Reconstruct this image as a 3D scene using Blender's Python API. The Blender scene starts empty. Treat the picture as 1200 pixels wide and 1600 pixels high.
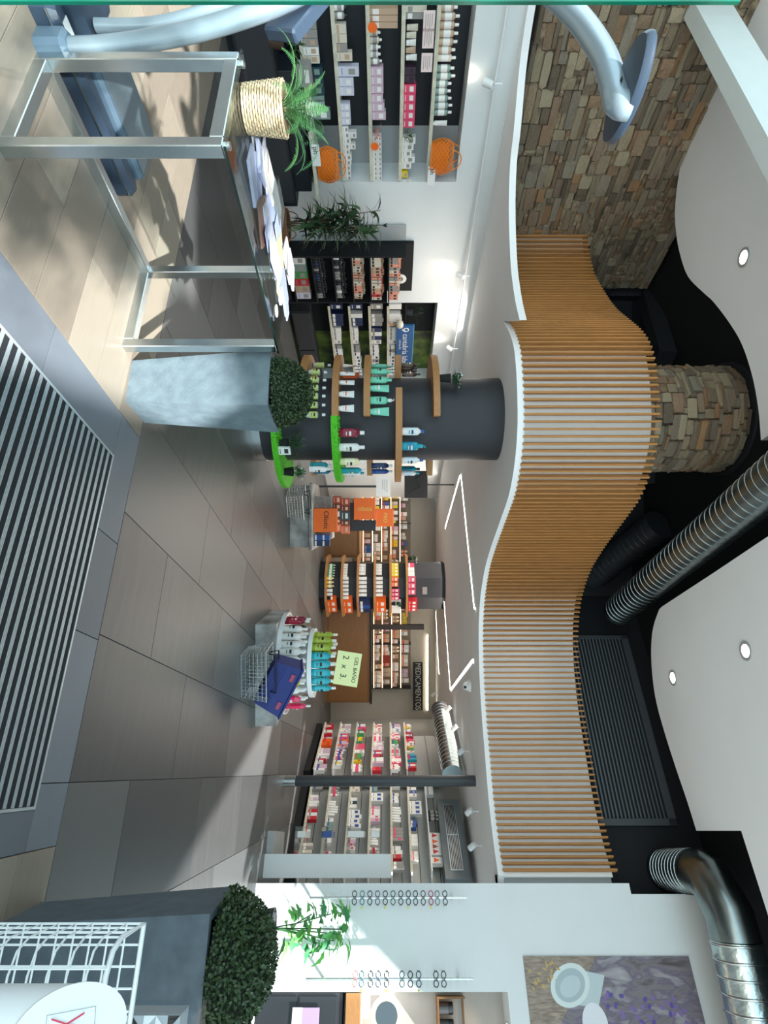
import bpy, math, random
from mathutils import Vector, Matrix
random.seed(7)
SC = bpy.context.scene
COL = SC.collection
PI = math.pi
F = 900.0; HX = 605.0; CY = 800.0; H = 1.5      # camera: focal length in px, horizon, axis, height (m)
# ------------------------------------------------------------------ camera (photo is turned by 90 degrees)
cam = bpy.data.cameras.new('camera'); camo = bpy.data.objects.new('camera', cam); COL.objects.link(camo)
cam.sensor_fit = 'AUTO'; cam.sensor_width = 36.0; cam.lens = 36.0 * F / 1600.0
cam.shift_x = -5.0 / 1600.0; cam.clip_start = 0.05; cam.clip_end = 200
# image right = world up, image up = world left, view = +Y
M = Matrix(((0, -1, 0), (0, 0, -1), (1, 0, 0)))
camo.matrix_world = Matrix.Translation((0, 0, H)) @ M.to_4x4()
SC.camera = camo
# ------------------------------------------------------------------ exposure, sky, sun
SC.view_settings.view_transform = 'Standard'; SC.view_settings.look = 'None'
SC.view_settings.gamma = 1.0; SC.view_settings.exposure = 0.15
SC.view_settings.use_curve_mapping = False
wd = bpy.data.worlds.new('sky'); SC.world = wd; wd.use_nodes = True
bg = wd.node_tree.nodes['Background']; bg.inputs[0].default_value = (0.66, 0.90, 1.0, 1); bg.inputs[1].default_value = 2.3
def light(name, kind, loc, energy, color=(1, 1, 1), d=(0, 0, -1), **kw):
    l = bpy.data.lights.new(name, kind); l.energy = energy; l.color = color
    for k, v in kw.items(): setattr(l, k, v)
    o = bpy.data.objects.new(name, l); COL.objects.link(o); o.location = loc
    o.rotation_euler = Vector(d).to_track_quat('-Z', 'Y').to_euler()
    return o
EL = math.radians(40)
light('sun', 'SUN', (3, -6, 9), 14.0, (0.97, 0.98, 0.97), (-.53 * math.cos(EL), .848 * math.cos(EL), -math.sin(EL)), angle=0.02)
WARM = (1.0, 0.82, 0.62)
for i, (x, y, sx, sy, e) in enumerate([(0.9, 9.6, 2.6, 3.2, 55), (2.9, 10.6, 2.4, 3.0, 55), (-2.6, 8.2, 1.2, 2.2, 26), (2.4, 13.0, 4.0, 1.2, 42), (0.0, 12.8, 1.8, 2.0, 40)]):
    light('ceiling_glow', 'AREA', (x, y, 2.72), e, (1.0, 0.93, 0.84), shape='RECTANGLE', size=sx, size_y=sy)  # unseen fill lamps added to spread the glow of the linear lights

# ------------------------------------------------------------------ helpers
TH = math.radians(24.2); RC, RS = math.cos(TH), math.sin(TH)
def W(X, Y, d): return Vector(((Y - CY) / F * d, d, H + (X - HX) / F * d))
def FZ(X, Y, z=0.0):
    d = (z - H) * F / (X - HX); return Vector(((Y - CY) / F * d, d, z))
def rp(wx, wy, z=0.0): return Vector((wx * RC + wy * RS, -wx * RS + wy * RC, z))
def wyL(Y, wx):
    k = (Y - CY) / F; d = wx / (k * RC - RS); return (k * RS + RC) * d
ROOM = -TH
WR_T = -math.atan2(.6, .8)
def pr(s, out, z=0.0): return Vector((4.253 + .8 * s - .6 * out, 6.6 - .6 * s - .8 * out, z))
def sR(Y, off=0.0):
    k = (Y - CY) / F; ox, oy = 4.253 - .6 * off, 6.6 - .8 * off
    return (k * oy - ox) / (.8 + .6 * k)
def lin(c):
    return tuple(((v / 255) / 12.92 if v / 255 <= 0.04045 else ((v / 255 + 0.055) / 1.055) ** 2.4) for v in c)
_m = {}
def mat(name, rgb, rough=0.6, metal=0.0, noise=0.0, scale=8.0, bump=0.0, bscale=60.0, emit=0.0, stretch=None, spec=None, rand=0.0, coord='Object'):
    if name in _m: return _m[name]
    m = bpy.data.materials.new(name); m.use_nodes = True; nt = m.node_tree; b = nt.nodes['Principled BSDF']
    c = lin(rgb); b.inputs['Base Color'].default_value = (*c, 1); b.inputs['Roughness'].default_value = rough
    b.inputs['Metallic'].default_value = metal
    if spec is not None: b.inputs['Specular IOR Level'].default_value = spec
    if emit: b.inputs['Emission Color'].default_value = (*c, 1); b.inputs['Emission Strength'].default_value = emit
    if noise or bump or rand:
        tc = nt.nodes.new('ShaderNodeTexCoord'); mp = nt.nodes.new('ShaderNodeMapping')
        nt.links.new(tc.outputs[coord], mp.inputs[0])
        if stretch: mp.inputs['Scale'].default_value = stretch
        oi = nt.nodes.new('ShaderNodeObjectInfo')
        cb = nt.nodes.new('ShaderNodeCombineXYZ')
        for i in range(3): nt.links.new(oi.outputs['Random'], cb.inputs[i])
        vm = nt.nodes.new('ShaderNodeVectorMath'); vm.operation = 'MULTIPLY'; nt.links.new(cb.outputs[0], vm.inputs[0]); vm.inputs[1].default_value = (37, 23, 11)
        nt.links.new(vm.outputs[0], mp.inputs['Location'])
        if noise or rand:
            nz = nt.nodes.new('ShaderNodeTexNoise'); nz.inputs['Scale'].default_value = scale; nz.inputs['Detail'].default_value = 6
            nt.links.new(mp.outputs[0], nz.inputs['Vector'])
            mr = nt.nodes.new('ShaderNodeMapRange'); mr.inputs['From Min'].default_value = 0.25; mr.inputs['From Max'].default_value = 0.75
            mr.inputs['To Min'].default_value = 1 - noise; mr.inputs['To Max'].default_value = 1 + noise
            nt.links.new(nz.outputs['Fac'], mr.inputs['Value'])
            ml = nt.nodes.new('ShaderNodeMath'); ml.operation = 'MULTIPLY'
            m2 = nt.nodes.new('ShaderNodeMapRange'); m2.inputs['To Min'].default_value = 1 - rand; m2.inputs['To Max'].default_value = 1 + rand
            nt.links.new(oi.outputs['Random'], m2.inputs['Value'])
            nt.links.new(mr.outputs[0], ml.inputs[0]); nt.links.new(m2.outputs[0], ml.inputs[1])
            vs = nt.nodes.new('ShaderNodeVectorMath'); vs.operation = 'SCALE'; vs.inputs[0].default_value = c
            nt.links.new(ml.outputs[0], vs.inputs['Scale']); nt.links.new(vs.outputs[0], b.inputs['Base Color'])
        if bump:
            n2 = nt.nodes.new('ShaderNodeTexNoise'); n2.inputs['Scale'].default_value = bscale; n2.inputs['Detail'].default_value = 4
            nt.links.new(mp.outputs[0], n2.inputs['Vector'])
            bp = nt.nodes.new('ShaderNodeBump'); bp.inputs['Strength'].default_value = bump; bp.inputs['Distance'].default_value = 0.01
            nt.links.new(n2.outputs['Fac'], bp.inputs['Height']); nt.links.new(bp.outputs[0], b.inputs['Normal'])
    _m[name] = m; return m
def ramp_mat(name, stops, rough=0.8, nscale=9.0, nfac=0.25, bump=0.5, bscale=30, stretch=None, objrand=True, distort=0.0, coord='Object'):
    m = bpy.data.materials.new(name); m.use_nodes = True; nt = m.node_tree; b = nt.nodes['Principled BSDF']; b.inputs['Roughness'].default_value = rough
    tc = nt.nodes.new('ShaderNodeTexCoord'); mp = nt.nodes.new('ShaderNodeMapping'); nt.links.new(tc.outputs[coord], mp.inputs[0])
    if stretch: mp.inputs['Scale'].default_value = stretch
    nz = nt.nodes.new('ShaderNodeTexNoise'); nz.inputs['Scale'].default_value = nscale; nz.inputs['Detail'].default_value = 6; nz.inputs['Distortion'].default_value = distort
    nt.links.new(mp.outputs[0], nz.inputs['Vector'])
    cr = nt.nodes.new('ShaderNodeValToRGB'); e = cr.color_ramp.elements
    while len(e) < len(stops): e.new(0.5)
    for k, (p, c) in enumerate(stops): e[k].position = p; e[k].color = (*lin(c), 1)
    if objrand:
        oi = nt.nodes.new('ShaderNodeObjectInfo'); a = nt.nodes.new('ShaderNodeMath'); a.operation = 'MULTIPLY_ADD'
        nt.links.new(nz.outputs['Fac'], a.inputs[0]); a.inputs[1].default_value = nfac
        s = nt.nodes.new('ShaderNodeMath'); s.operation = 'SUBTRACT'; nt.links.new(oi.outputs['Random'], s.inputs[0]); s.inputs[1].default_value = nfac * .5
        nt.links.new(s.outputs[0], a.inputs[2]); nt.links.new(a.outputs[0], cr.inputs[0])
    else: nt.links.new(nz.outputs['Fac'], cr.inputs[0])
    nt.links.new(cr.outputs[0], b.inputs['Base Color'])
    if bump:
        n2 = nt.nodes.new('ShaderNodeTexNoise'); n2.inputs['Scale'].default_value = bscale; n2.inputs['Detail'].default_value = 5
        nt.links.new(mp.outputs[0], n2.inputs['Vector'])
        bp = nt.nodes.new('ShaderNodeBump'); bp.inputs['Strength'].default_value = bump; bp.inputs['Distance'].default_value = 0.02
        nt.links.new(n2.outputs['Fac'], bp.inputs['Height']); nt.links.new(bp.outputs[0], b.inputs['Normal'])
    _m[name] = m; return m
def glass(name, tint=(0.95, 0.985, 0.975), k=0.12):
    m = bpy.data.materials.new(name); m.use_nodes = True; nt = m.node_tree; nt.nodes.remove(nt.nodes['Principled BSDF'])
    t = nt.nodes.new('ShaderNodeBsdfTransparent'); t.inputs[0].default_value = (*tint, 1)
    g = nt.nodes.new('ShaderNodeBsdfGlossy'); g.inputs['Roughness'].default_value = 0.03
    la = nt.nodes.new('ShaderNodeLayerWeight'); la.inputs[0].default_value = .5
    pw = nt.nodes.new('ShaderNodeMath'); pw.operation = 'POWER'; nt.links.new(la.outputs['Facing'], pw.inputs[0]); pw.inputs[1].default_value = 4.5
    lw = nt.nodes.new('ShaderNodeMath'); lw.operation = 'MULTIPLY_ADD'; nt.links.new(pw.outputs[0], lw.inputs[0]); lw.inputs[1].default_value = .55; lw.inputs[2].default_value = .025
    mx = nt.nodes.new('ShaderNodeMixShader'); nt.links.new(lw.outputs[0], mx.inputs[0]); nt.links.new(t.outputs[0], mx.inputs[1]); nt.links.new(g.outputs[0], mx.inputs[2])
    nt.links.new(mx.outputs[0], nt.nodes['Material Output'].inputs[0]); _m[name] = m; return m
def cm(rgb, rough=0.45):
    return mat('product_%d_%d_%d_%d' % (*rgb, int(rough * 100)), rgb, rough)

class MB:
    def __init__(s): s.v = []; s.f = []; s.m = []
    def add(s, v, f, mi=0):
        n = len(s.v); s.v += [tuple(p) for p in v]; s.f += [tuple(n + i for i in q) for q in f]; s.m += [mi] * len(f); return s
    def box(s, x0, x1, y0, y1, z0, z1, mi=0):
        v = [(x, y, z) for z in (z0, z1) for y in (y0, y1) for x in (x0, x1)]
        return s.add(v, [(0, 2, 3, 1), (4, 5, 7, 6), (0, 1, 5, 4), (2, 6, 7, 3), (0, 4, 6, 2), (1, 3, 7, 5)], mi)
    def xf(s, mtx, start=0):
        for i in range(start, len(s.v)): s.v[i] = tuple(mtx @ Vector(s.v[i]))
        return s
    def cbox(s, x0, x1, y0, y1, z0, z1, c=0.004, mi=0):
        # box with chamfered vertical and top edges
        def ring(z, i): return [(x0 + c + i, y0 + i, z), (x1 - c - i, y0 + i, z), (x1 - i, y0 + c + i, z), (x1 - i, y1 - c - i, z), (x1 - c - i, y1 - i, z), (x0 + c + i, y1 - i, z), (x0 + i, y1 - c - i, z), (x0 + i, y0 + c + i, z)]
        v = ring(z0, 0) + ring(z1 - c, 0) + ring(z1, c * .7)
        f = [tuple(range(7, -1, -1)), tuple(range(16, 24))]
        for r in (0, 8):
            for i in range(8): j = (i + 1) % 8; f.append((r + i, r + j, r + 8 + j, r + 8 + i))
        return s.add(v, f, mi)
    def lathe(s, prof, n=16, c=(0, 0, 0), mi=0, mis=None, sx=1, sy=1):
        v = []; f = []; ms = []
        for r, z in prof:
            for i in range(n):
                a = 2 * PI * i / n; v.append((c[0] + r * sx * math.cos(a), c[1] + r * sy * math.sin(a), c[2] + z))
        base = len(s.v); s.v += v
        for k in range(len(prof) - 1):
            for i in range(n):
                j = (i + 1) % n; s.f.append(tuple(base + q for q in (k * n + i, k * n + j, (k + 1) * n + j, (k + 1) * n + i))); s.m.append(mis[k] if mis else mi)
        if prof[0][0] > 1e-4: s.f.append(tuple(base + i for i in range(n - 1, -1, -1))); s.m.append(mis[0] if mis else mi)
        if prof[-1][0] > 1e-4: s.f.append(tuple(base + (len(prof) - 1) * n + i for i in range(n))); s.m.append(mis[-1] if mis else mi)
        return s
    def tube(s, pts, r, n=8, mi=0, caps=True, closed=False):
        pts = [Vector(p) for p in pts]; R = r if isinstance(r, (list, tuple)) else [r] * len(pts)
        base = len(s.v); up = None; N = len(pts)
        for k, p in enumerate(pts):
            if closed: t = pts[(k + 1) % N] - pts[k - 1]
            else: t = pts[min(k + 1, N - 1)] - pts[max(k - 1, 0)]
            t.normalize()
            if up is None: up = Vector((0, 0, 1)) if abs(t.z) < 0.9 else Vector((1, 0, 0))
            a = t.cross(up); a.normalize(); b = a.cross(t); up = b
            for i in range(n):
                q = 2 * PI * i / n + PI / n; s.v.append(tuple(p + (a * math.cos(q) + b * math.sin(q)) * R[k]))
        for k in range(N if closed else N - 1):
            k2 = (k + 1) % N
            for i in range(n):
                j = (i + 1) % n; s.f.append((base + k * n + i, base + k * n + j, base + k2 * n + j, base + k2 * n + i)); s.m.append(mi)
        if caps and not closed:
            s.f.append(tuple(base + i for i in range(n - 1, -1, -1))); s.f.append(tuple(base + (N - 1) * n + i for i in range(n))); s.m += [mi, mi]
        return s
    def bar(s, a, b, w, mi=0): return s.tube([a, b], w * 0.7071, 4, mi)
    def prism(s, poly, z0, z1, mi=0):
        n = len(poly); v = [(p[0], p[1], z0) for p in poly] + [(p[0], p[1], z1) for p in poly]
        f = [tuple(range(n - 1, -1, -1)), tuple(range(n, 2 * n))] + [(i, (i + 1) % n, n + (i + 1) % n, n + i) for i in range(n)]
        return s.add(v, f, mi)
    def mesh(s, name, mats, smooth=None):
        me = bpy.data.meshes.new(name); me.from_pydata(s.v, [], s.f)
        for m in (mats if isinstance(mats, (list, tuple)) else [mats]): me.materials.append(m)
        me.polygons.foreach_set('material_index', s.m)
        me.update()
        if smooth:
            me.polygons.foreach_set('use_smooth', [True] * len(me.polygons)); me.set_sharp_from_angle(angle=math.radians(smooth))
        return me
def O(name, me, parent=None, loc=(0, 0, 0), rotz=0, rot=None, scale=None):
    o = bpy.data.objects.new(name, me); COL.objects.link(o); o.location = loc; o.rotation_euler = rot if rot else (0, 0, rotz)
    if scale: o.scale = scale
    if parent: o.parent = parent
    return o
def E(name, label, cat, loc=(0, 0, 0), rotz=0, group=None): 
    o = O(name, None, None, loc, rotz); return tag(o, label, cat, group)
def tag(o, label, cat, group=None):
    o['label'] = label; o['category'] = cat
    if group: o['group'] = group
    return o
def ST(name, mb, m, loc=(0, 0, 0), rotz=0, parent=None, smooth=None):
    o = O(name, mb.mesh(name, m, smooth), parent, loc, rotz)
    if not parent: o['kind'] = 'structure'
    return o
def part(name, mb, m, parent, loc=(0, 0, 0), rotz=0, smooth=None, rot=None): return O(name, mb.mesh(name, m, smooth), parent, loc, rotz, rot)
def text(name, s, size, m, parent, loc, rot, ext=0.0006, align='CENTER', sx=1.0):
    cu = bpy.data.curves.new(name, 'FONT'); cu.body = s; cu.size = size; cu.extrude = ext; cu.align_x = align; cu.align_y = 'CENTER'
    t = bpy.data.objects.new(name, cu); COL.objects.link(t)
    bpy.context.view_layer.update(); me = bpy.data.meshes.new_from_object(t.evaluated_get(bpy.context.evaluated_depsgraph_get()))
    bpy.data.objects.remove(t); me.materials.clear(); me.materials.append(m)
    o = O(name, me, parent, loc, 0, rot); o.scale = (sx, 1, 1); return o
def crom(pts, n):
    out = []
    P = [pts[0]] + list(pts) + [pts[-1]]
    for i in range(1, len(P) - 2):
        for k in range(n):
            t = k / n; a, b, c, d = (Vector(q) for q in P[i - 1:i + 3])
            out.append(.5 * ((2 * b) + (c - a) * t + (2 * a - 5 * b + 4 * c - d) * t * t + (3 * b - a - 3 * c + d) * t ** 3))
    out.append(Vector(pts[-1])); return out
def resample(pts, step):
    out = [pts[0]]; acc = 0
    for a, b in zip(pts, pts[1:]):
        L = (b - a).length
        while acc + L >= step and L > 1e-9:
            a = a + (b - a) * ((step - acc) / L); L = (b - a).length; out.append(a); acc = 0
        acc += L
    return out
# ------------------------------------------------------------------ materials
M_white = mat('white_paint', (224, 227, 227), 0.7, noise=0.02, scale=3)
M_cloud = mat('white_ceiling_board', (246, 247, 248), 0.85, noise=0.015, scale=2)
M_lowc = mat('low_ceiling_paint', (244, 244, 244), 0.8, noise=0.02, scale=2)
M_black = mat('black_plenum_paint', (12, 15, 19), 0.8, noise=0.1, scale=4)
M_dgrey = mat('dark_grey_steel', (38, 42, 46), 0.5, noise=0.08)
M_louv = mat('louvre_grey', (112, 120, 124), 0.5, noise=0.05)
M_char = mat('charcoal_laminate', (44, 45, 50), 0.55, noise=0.06, scale=20)
M_navy = mat('navy_black_panel', (24, 29, 36), 0.5, noise=0.05)
M_slat = mat('slat_oak', (176, 122, 66), 0.5, noise=0.16, scale=5, stretch=(14, 14, 1), rand=0.06)
M_oak = mat('oak_shelf', (172, 120, 70), 0.5, noise=0.15, scale=9, stretch=(2, 2, 22))
M_coun = mat('counter_wood', (118, 80, 40), 0.5, noise=0.15, scale=7, stretch=(1, 1, 9))
M_chrome = mat('brushed_steel', (200, 205, 205), 0.25, 1.0, noise=0.06, scale=20)
M_galv = mat('galvanised_steel', (138, 148, 148), 0.28, 1.0, noise=0.12, scale=6)
M_alu = mat('aluminium_strip', (196, 204, 208), 0.35, 0.6, noise=0.06, scale=30)
M_carpet = mat('black_carpet_strip', (22, 26, 32), 0.95, noise=0.5, scale=180, bump=0.6, bscale=400)
M_mblue = mat('machine_blue_grey', (88, 108, 124), 0.4, noise=0.04)
M_mdark = mat('machine_dark_blue', (48, 62, 78), 0.35, noise=0.04)
M_mtube = mat('machine_tube_silver', (146, 162, 172), 0.34, 0.4, noise=0.03)
M_led = mat('led_strip', (255, 246, 226), 0.5, emit=12.0)
M_bulb = mat('lamp_glow', (255, 244, 224), 0.5, emit=14.0)
M_warm = mat('shelf_light', (255, 218, 170), 0.5, emit=7.0)
M_plastic = mat('white_plastic', (232, 234, 234), 0.4)
M_grey = mat('grey_board', (168, 170, 170), 0.6, noise=0.03)
M_print = mat('black_ink', (20, 20, 22), 0.6)
M_planter = ramp_mat('zinc_planter', [(0.3, (96, 110, 118)), (0.7, (114, 130, 136))], 0.55, 14, bump=0.12, bscale=90, objrand=False)
M_planterd = ramp_mat('zinc_planter_dark', [(0.3, (76, 86, 94)), (0.7, (92, 103, 111))], 0.6, 14, bump=0.12, bscale=90, objrand=False)
M_leafd = ramp_mat('box_leaf', [(0.2, (30, 46, 26)), (0.6, (52, 74, 38)), (0.95, (110, 120, 62))], 0.55, 40, bump=0, objrand=False)
M_fern = ramp_mat('fern_leaf', [(0.2, (30, 74, 44)), (0.8, (70, 120, 66))], 0.55, 12, nfac=.5, bump=0)
M_bamboo = ramp_mat('dark_leaf', [(0.2, (30, 52, 36)), (0.8, (66, 96, 60))], 0.5, 12, nfac=.5, bump=0)
M_lime = ramp_mat('bright_leaf', [(0.2, (60, 140, 84)), (0.8, (120, 196, 96))], 0.5, 8, nfac=.5, bump=0)
M_grass = mat('artificial_grass', (84, 190, 30), 0.7, noise=0.25, scale=60)
M_stem = mat('stem_brown', (84, 66, 44), 0.8, noise=0.2)
M_glass = glass('clear_glass'); M_glassg = mat('green_glass_edge', (8, 96, 76), 0.15)
M_acr = glass('clear_plastic', (0.95, 0.97, 0.98))
M_mirror = mat('mirror_glass', (96, 98, 100), 0.03, 1.0)
# ------------------------------------------------------------------ floor
M_tile = ramp_mat('floor_stoneware', [(0.2, (66, 66, 66)), (0.5, (78, 77, 76)), (0.8, (89, 89, 88))], 0.36, 2.2, nfac=.8, bump=0.05, bscale=30, stretch=(1, 6, 1))
M_border = ramp_mat('border_stoneware', [(0.2, (92, 98, 106)), (0.8, (110, 116, 124))], 0.45, 4, nfac=.4, bump=0.04)
M_plank = ramp_mat('wood_look_plank', [(0.15, (118, 108, 96)), (0.5, (130, 120, 107)), (0.85, (140, 130, 116))], 0.45, 2.6, nfac=.6, bump=0.06, stretch=(2, 16, 1), distort=0.6)
M_grout = mat('grout', (66, 64, 62), 0.9, noise=0.1)
fl = ST('floor', MB().box(-16, 14, -9, 20, -0.12, -0.012), M_grout)
ST('floor.001', MB().box(-16, 14, -9, -.9, -.011, 0.0), mat('street_paving', (186, 182, 174), .8, noise=.06))  # pale paving out of view, added to bounce sunlight onto the ceiling
tile_cache = {}
def tile(name, x0, x1, y0, y1, m, g=0.0018, z=0.0):
    w, h = round(x1 - x0 - 2 * g, 3), round(y1 - y0 - 2 * g, 3); k = (name, w, h, m.name)
    if k not in tile_cache:
        b = MB(); c = .0015
        v = [(x, y, zz) for zz, i in ((-0.0115, 0), (-0.0015, 0), (0, c)) for x, y in ((-w / 2 + i, -h / 2 + i), (w / 2 - i, -h / 2 + i), (w / 2 - i, h / 2 - i), (-w / 2 + i, h / 2 - i))]
        b.add(v, [(8, 9, 10, 11)] + [(r + i, r + (i + 1) % 4, r + 4 + (i + 1) % 4, r + 4 + i) for r in (0, 4) for i in range(4)])
        tile_cache[k] = b.mesh(name, m)
    p = rp((x0 + x1) / 2, (y0 + y1) / 2, z); return O(name, tile_cache[k], fl, p, ROOM)
cols = [-6.95 + .7 * i for i in range(20)]
for i, cx in enumerate(cols):
    y = 3.0; first = .71 if i % 2 == 0 else 1.42
    while y < 16:
        h = first if y == 3.0 else 1.42
        q = rp(cx + .35, y + h / 2)
        if -8 < q.x < 8 and q.y < 16.5: tile('floor_tile', cx, cx + .7, y, y + h, M_tile)
        y += h
MX0, MX1, MY0, MY1 = -1.58, .15, 1.62, 2.755
for x0, x1 in ((-1.84, -1.15), (-1.15, -.62), (-.62, .05), (.05, .31)): tile('border_tile', x0, x1, MY1, 3.0, M_border)
for y in (MY1 - .72, MY1 - 1.44, MY1 - 2.16): tile('border_tile', -1.84, MX0, y, y + .72, M_border)
for y in (MY1 - .72, MY1 - 1.44): tile('border_tile', MX1, .31, y, y + .72, M_border)
def planks(xa, xb, ya, yb, step=-1):
    y = yb; r = 0
    while y - .285 > ya - .01:
        x = xb - (.0 if r % 2 else .55) if step < 0 else xa
        if step < 0 and r % 2 == 0: tile('wood_plank', xb - .55, xb, y - .285, y, M_plank)
        if step > 0 and r % 2: tile('wood_plank', xa, xa + .6, y - .285, y, M_plank); x = xa + .6
        while (x - .3 > xa if step < 0 else x + .3 < xb):
            x2 = max(xa, x - 1.2) if step < 0 else min(xb, x + 1.2)
            tile('wood_plank', min(x, x2), max(x, x2), y - .285, y, M_plank); x = x2
        y -= .285; r += 1
planks(-6.5, -1.84, .72, 3.0); planks(.31, 4.5, 1.28, 3.0, 1)
# entrance mat
mt = E('entrance_mat', 'black and silver striped entrance mat let into the floor by the door', 'doormat', rp((MX0 + MX1) / 2, (MY0 + MY1) / 2, 0), ROOM)
hw, hh = (MX1 - MX0) / 2, (MY1 - MY0) / 2
part('base', MB().box(-hw, hw, -hh, hh, -.0118, -.009), M_carpet, mt)
for a in ((-hw, -hw + .012, -hh, hh), (hw - .012, hw, -hh, hh), (-hw + .012, hw - .012, hh - .012, hh), (-hw + .012, hw - .012, -hh, -hh + .012)): part('frame_rail', MB().box(*a, -.009, .002), M_alu, mt)
cs = MB().box(-hw + .014, hw - .014, -.0155, .0155, -.009, .0005).mesh('carpet_strip', M_carpet)
b = MB().box(-hw + .014, hw - .014, -.011, .011, -.009, -.003)
for q in (-.009, 0, .009): b.box(-hw + .014, hw - .014, q - .0022, q + .0022, -.003, .001)
as_ = b.mesh('aluminium_strip', M_alu)
y = hh - .03; k = 0
while y > -hh + .03:
    O('carpet_strip', cs, mt, (0, y, 0)); 
    if y - .0275 > -hh + .02: O('aluminium_strip', as_, mt, (0, y - .0275, 0))
    y -= .055
# ------------------------------------------------------------------ walls and ceilings
ZL, ZT, ZCL = 2.79, 5.45, 5.0
def wallbox(name, P0, P1, z0, z1, th, m, kind='structure'):
    P0, P1 = Vector(P0[:2]), Vector(P1[:2]); L = (P1 - P0).length; a = math.atan2(P1.y - P0.y, P1.x - P0.x)
    return ST(name, MB().box(0, L, 0, th, z0, z1), m, (P0.x, P0.y, 0), a)
def lw(wx, y0, y1): return rp(wx, y0), rp(wx, y1)
WXF, WXB = -6.5, -6.85          # wall face, niche back
NA0, NA1 = 1.6, 4.72            # niche A along wy
NC0, NC1 = wyL(473, WXF), 8.7
a_, b_ = lw(WXF, NA1, NC0); wallbox('wall_left', a_, b_, 0, ZL, .5, M_white)
a_, b_ = lw(WXF, NC1, 13.6); wallbox('wall_left.001', a_, b_, 0, ZL, .5, M_white)
a_, b_ = lw(WXF, NA0 - .5, NA1); wallbox('wall_left.002', a_, b_, 2.33, ZL, .5, M_white)
a_, b_ = lw(WXF, NC0, NC1); wallbox('wall_left.003', a_, b_, 2.27, ZL, .5, M_white)
a_, b_ = lw(WXB, NA0 - .5, 4.27); wallbox('wall_left.004', a_, b_, 0, 2.33, .05, M_navy)
a_, b_ = lw(WXB, 4.27, NA1); wallbox('wall_left.005', a_, b_, 0, 2.33, .05, M_grey)
M_green = ramp_mat('green_photo_print', [(0.35, (18, 26, 14)), (0.5, (70, 92, 30)), (0.65, (120, 140, 50)), (0.8, (60, 66, 70))], 0.5, 3, bump=0, objrand=False)
a_, b_ = lw(WXB, NC0, 7.7); wallbox('wall_left.006', a_, b_, 0, 2.27, .05, M_black)
a_, b_ = lw(WXB, 7.7, NC1); wallbox('wall_left.007', a_, b_, 0, 2.27, .05, M_green)
wallbox('wall_back', (-1.4, 15.3), (6.5, 15.3), 0, ZL, .2, mat('back_wall_beige', (172, 164, 152), 0.7, noise=.03))
# right curved shop wall
RW = [(5.5, 15.3), (5.3, 13.4), (4.93, 12.4), (4.86, 11.3), (4.95, 10.55), (5.18, 9.85), (5.43, 9.2), (5.62, 8.5), (5.75, 7.6)]
RW = [v.to_2d() for v in crom([(x, y, 0) for x, y in RW], 4)]
poly = [(p.x, p.y) for p in RW] + [(6.3, 7.6), (6.3, 15.3)]
M_slatw = mat('grey_slatwall', (176, 176, 172), 0.6, noise=.03)
rw = ST('wall_right', MB().prism(poly, 0, ZL), M_slatw)
# white wall with the eyewear (wall R), with its niche
NS0, NS1 = sR(1550), 2.35
def wr(name, s0, s1, z0, z1, m=M_white, o0=-.45, o1=0.0): return ST(name, MB().box(s0, s1, -o1, -o0, z0, z1), m, pr(0, 0), WR_T)
wr('wall_right.001', 0, NS0, 0, 4.27); wr('wall_right.002', sR(1397), 3.0, 4.27, 5.14)
wr('wall_right.003', NS0, 3.0, 2.76, 4.27); wr('wall_right.004', NS1, 3.0, 0, 2.76); wr('wall_right.005', NS0, NS1, 0, .13)
wr('wall_right.006', NS0, NS1, .13, 2.76, mat('niche_beige', (168, 160, 152), 0.7, noise=.03), -.45, -.4)
wr('trim_2', -.10, 0, ZL, 4.12, M_grey, -.3, -.14); wr('trim_1', -.02, 3.0, 5.14, ZT, M_black)
# black plenum walls
ST('wall_upper', MB().box(-4.0, 3.0, .46, .6, 2.95, ZT), M_black, pr(0, 0), WR_T)
e0 = pr(-4.0, -.5); 
wallbox('wall_upper.001', (-4.2, 9.3), (e0.x, 9.3), 2.95, ZT, .1, M_black)
# ceilings
ST('ceiling', MB().prism([(-9, -1.0), (2.0, -1.0), (2.0, -1.6), (3.02, -1.6), (3.02, -5), (6.05, -5), (6.05, 5.4), (8, 5.4), (8, 16), (-9, 16)], ZT, ZT + .3), M_black)  # unseen front outline stepped to set where sunlight lands on the floor
wallbox('wall_sun_blocker', (6.05, 5.3), (6.05, 2.3), 3.66, ZT, .12, M_white)  # added unseen wall, its lower edge set to cut the right sun patch
CURVE = [(350, 7.8), (362, 7.75), (400, 7.65), (430, 7.47), (450, 7.24), (470, 6.98), (487, 6.72), (500, 6.45), (520, 6.08), (545, 5.86), (580, 5.76), (620, 5.71), (660, 5.70), (700, 5.76), (740, 5.90), (775, 6.12), (800, 6.40), (830, 6.80), (860, 7.23), (890, 7.62), (930, 7.95), (970, 8.1), (1010, 8.12), (1060, 8.04), (1120, 7.85), (1180, 7.6), (1240, 7.36), (1310, 7.02), (1368, 6.69)]
cc = crom([((Y - CY) / F * d, d, 0) for Y, d in CURVE], 8)
SOF = [(-60, 5.0), (10, 5.28), (100, 5.61), (200, 5.86), (250, 6.03), (300, 6.1), (350, 6.1), (400, 6.04), (430, 5.97), (470, 5.80), (500, 5.61)]
sc_ = crom([((Y - CY) / F * d, d, 0) for Y, d in SOF], 5)
lcut = [p for p in cc if (p.x / p.y) * F + CY >= 500]
lowpoly = [(p.x, p.y) for p in sc_] + [(p.x, p.y) for p in lcut] + [(4.42, 6.74), (6.3, 8.2), (6.3, 15.4)]
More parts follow.
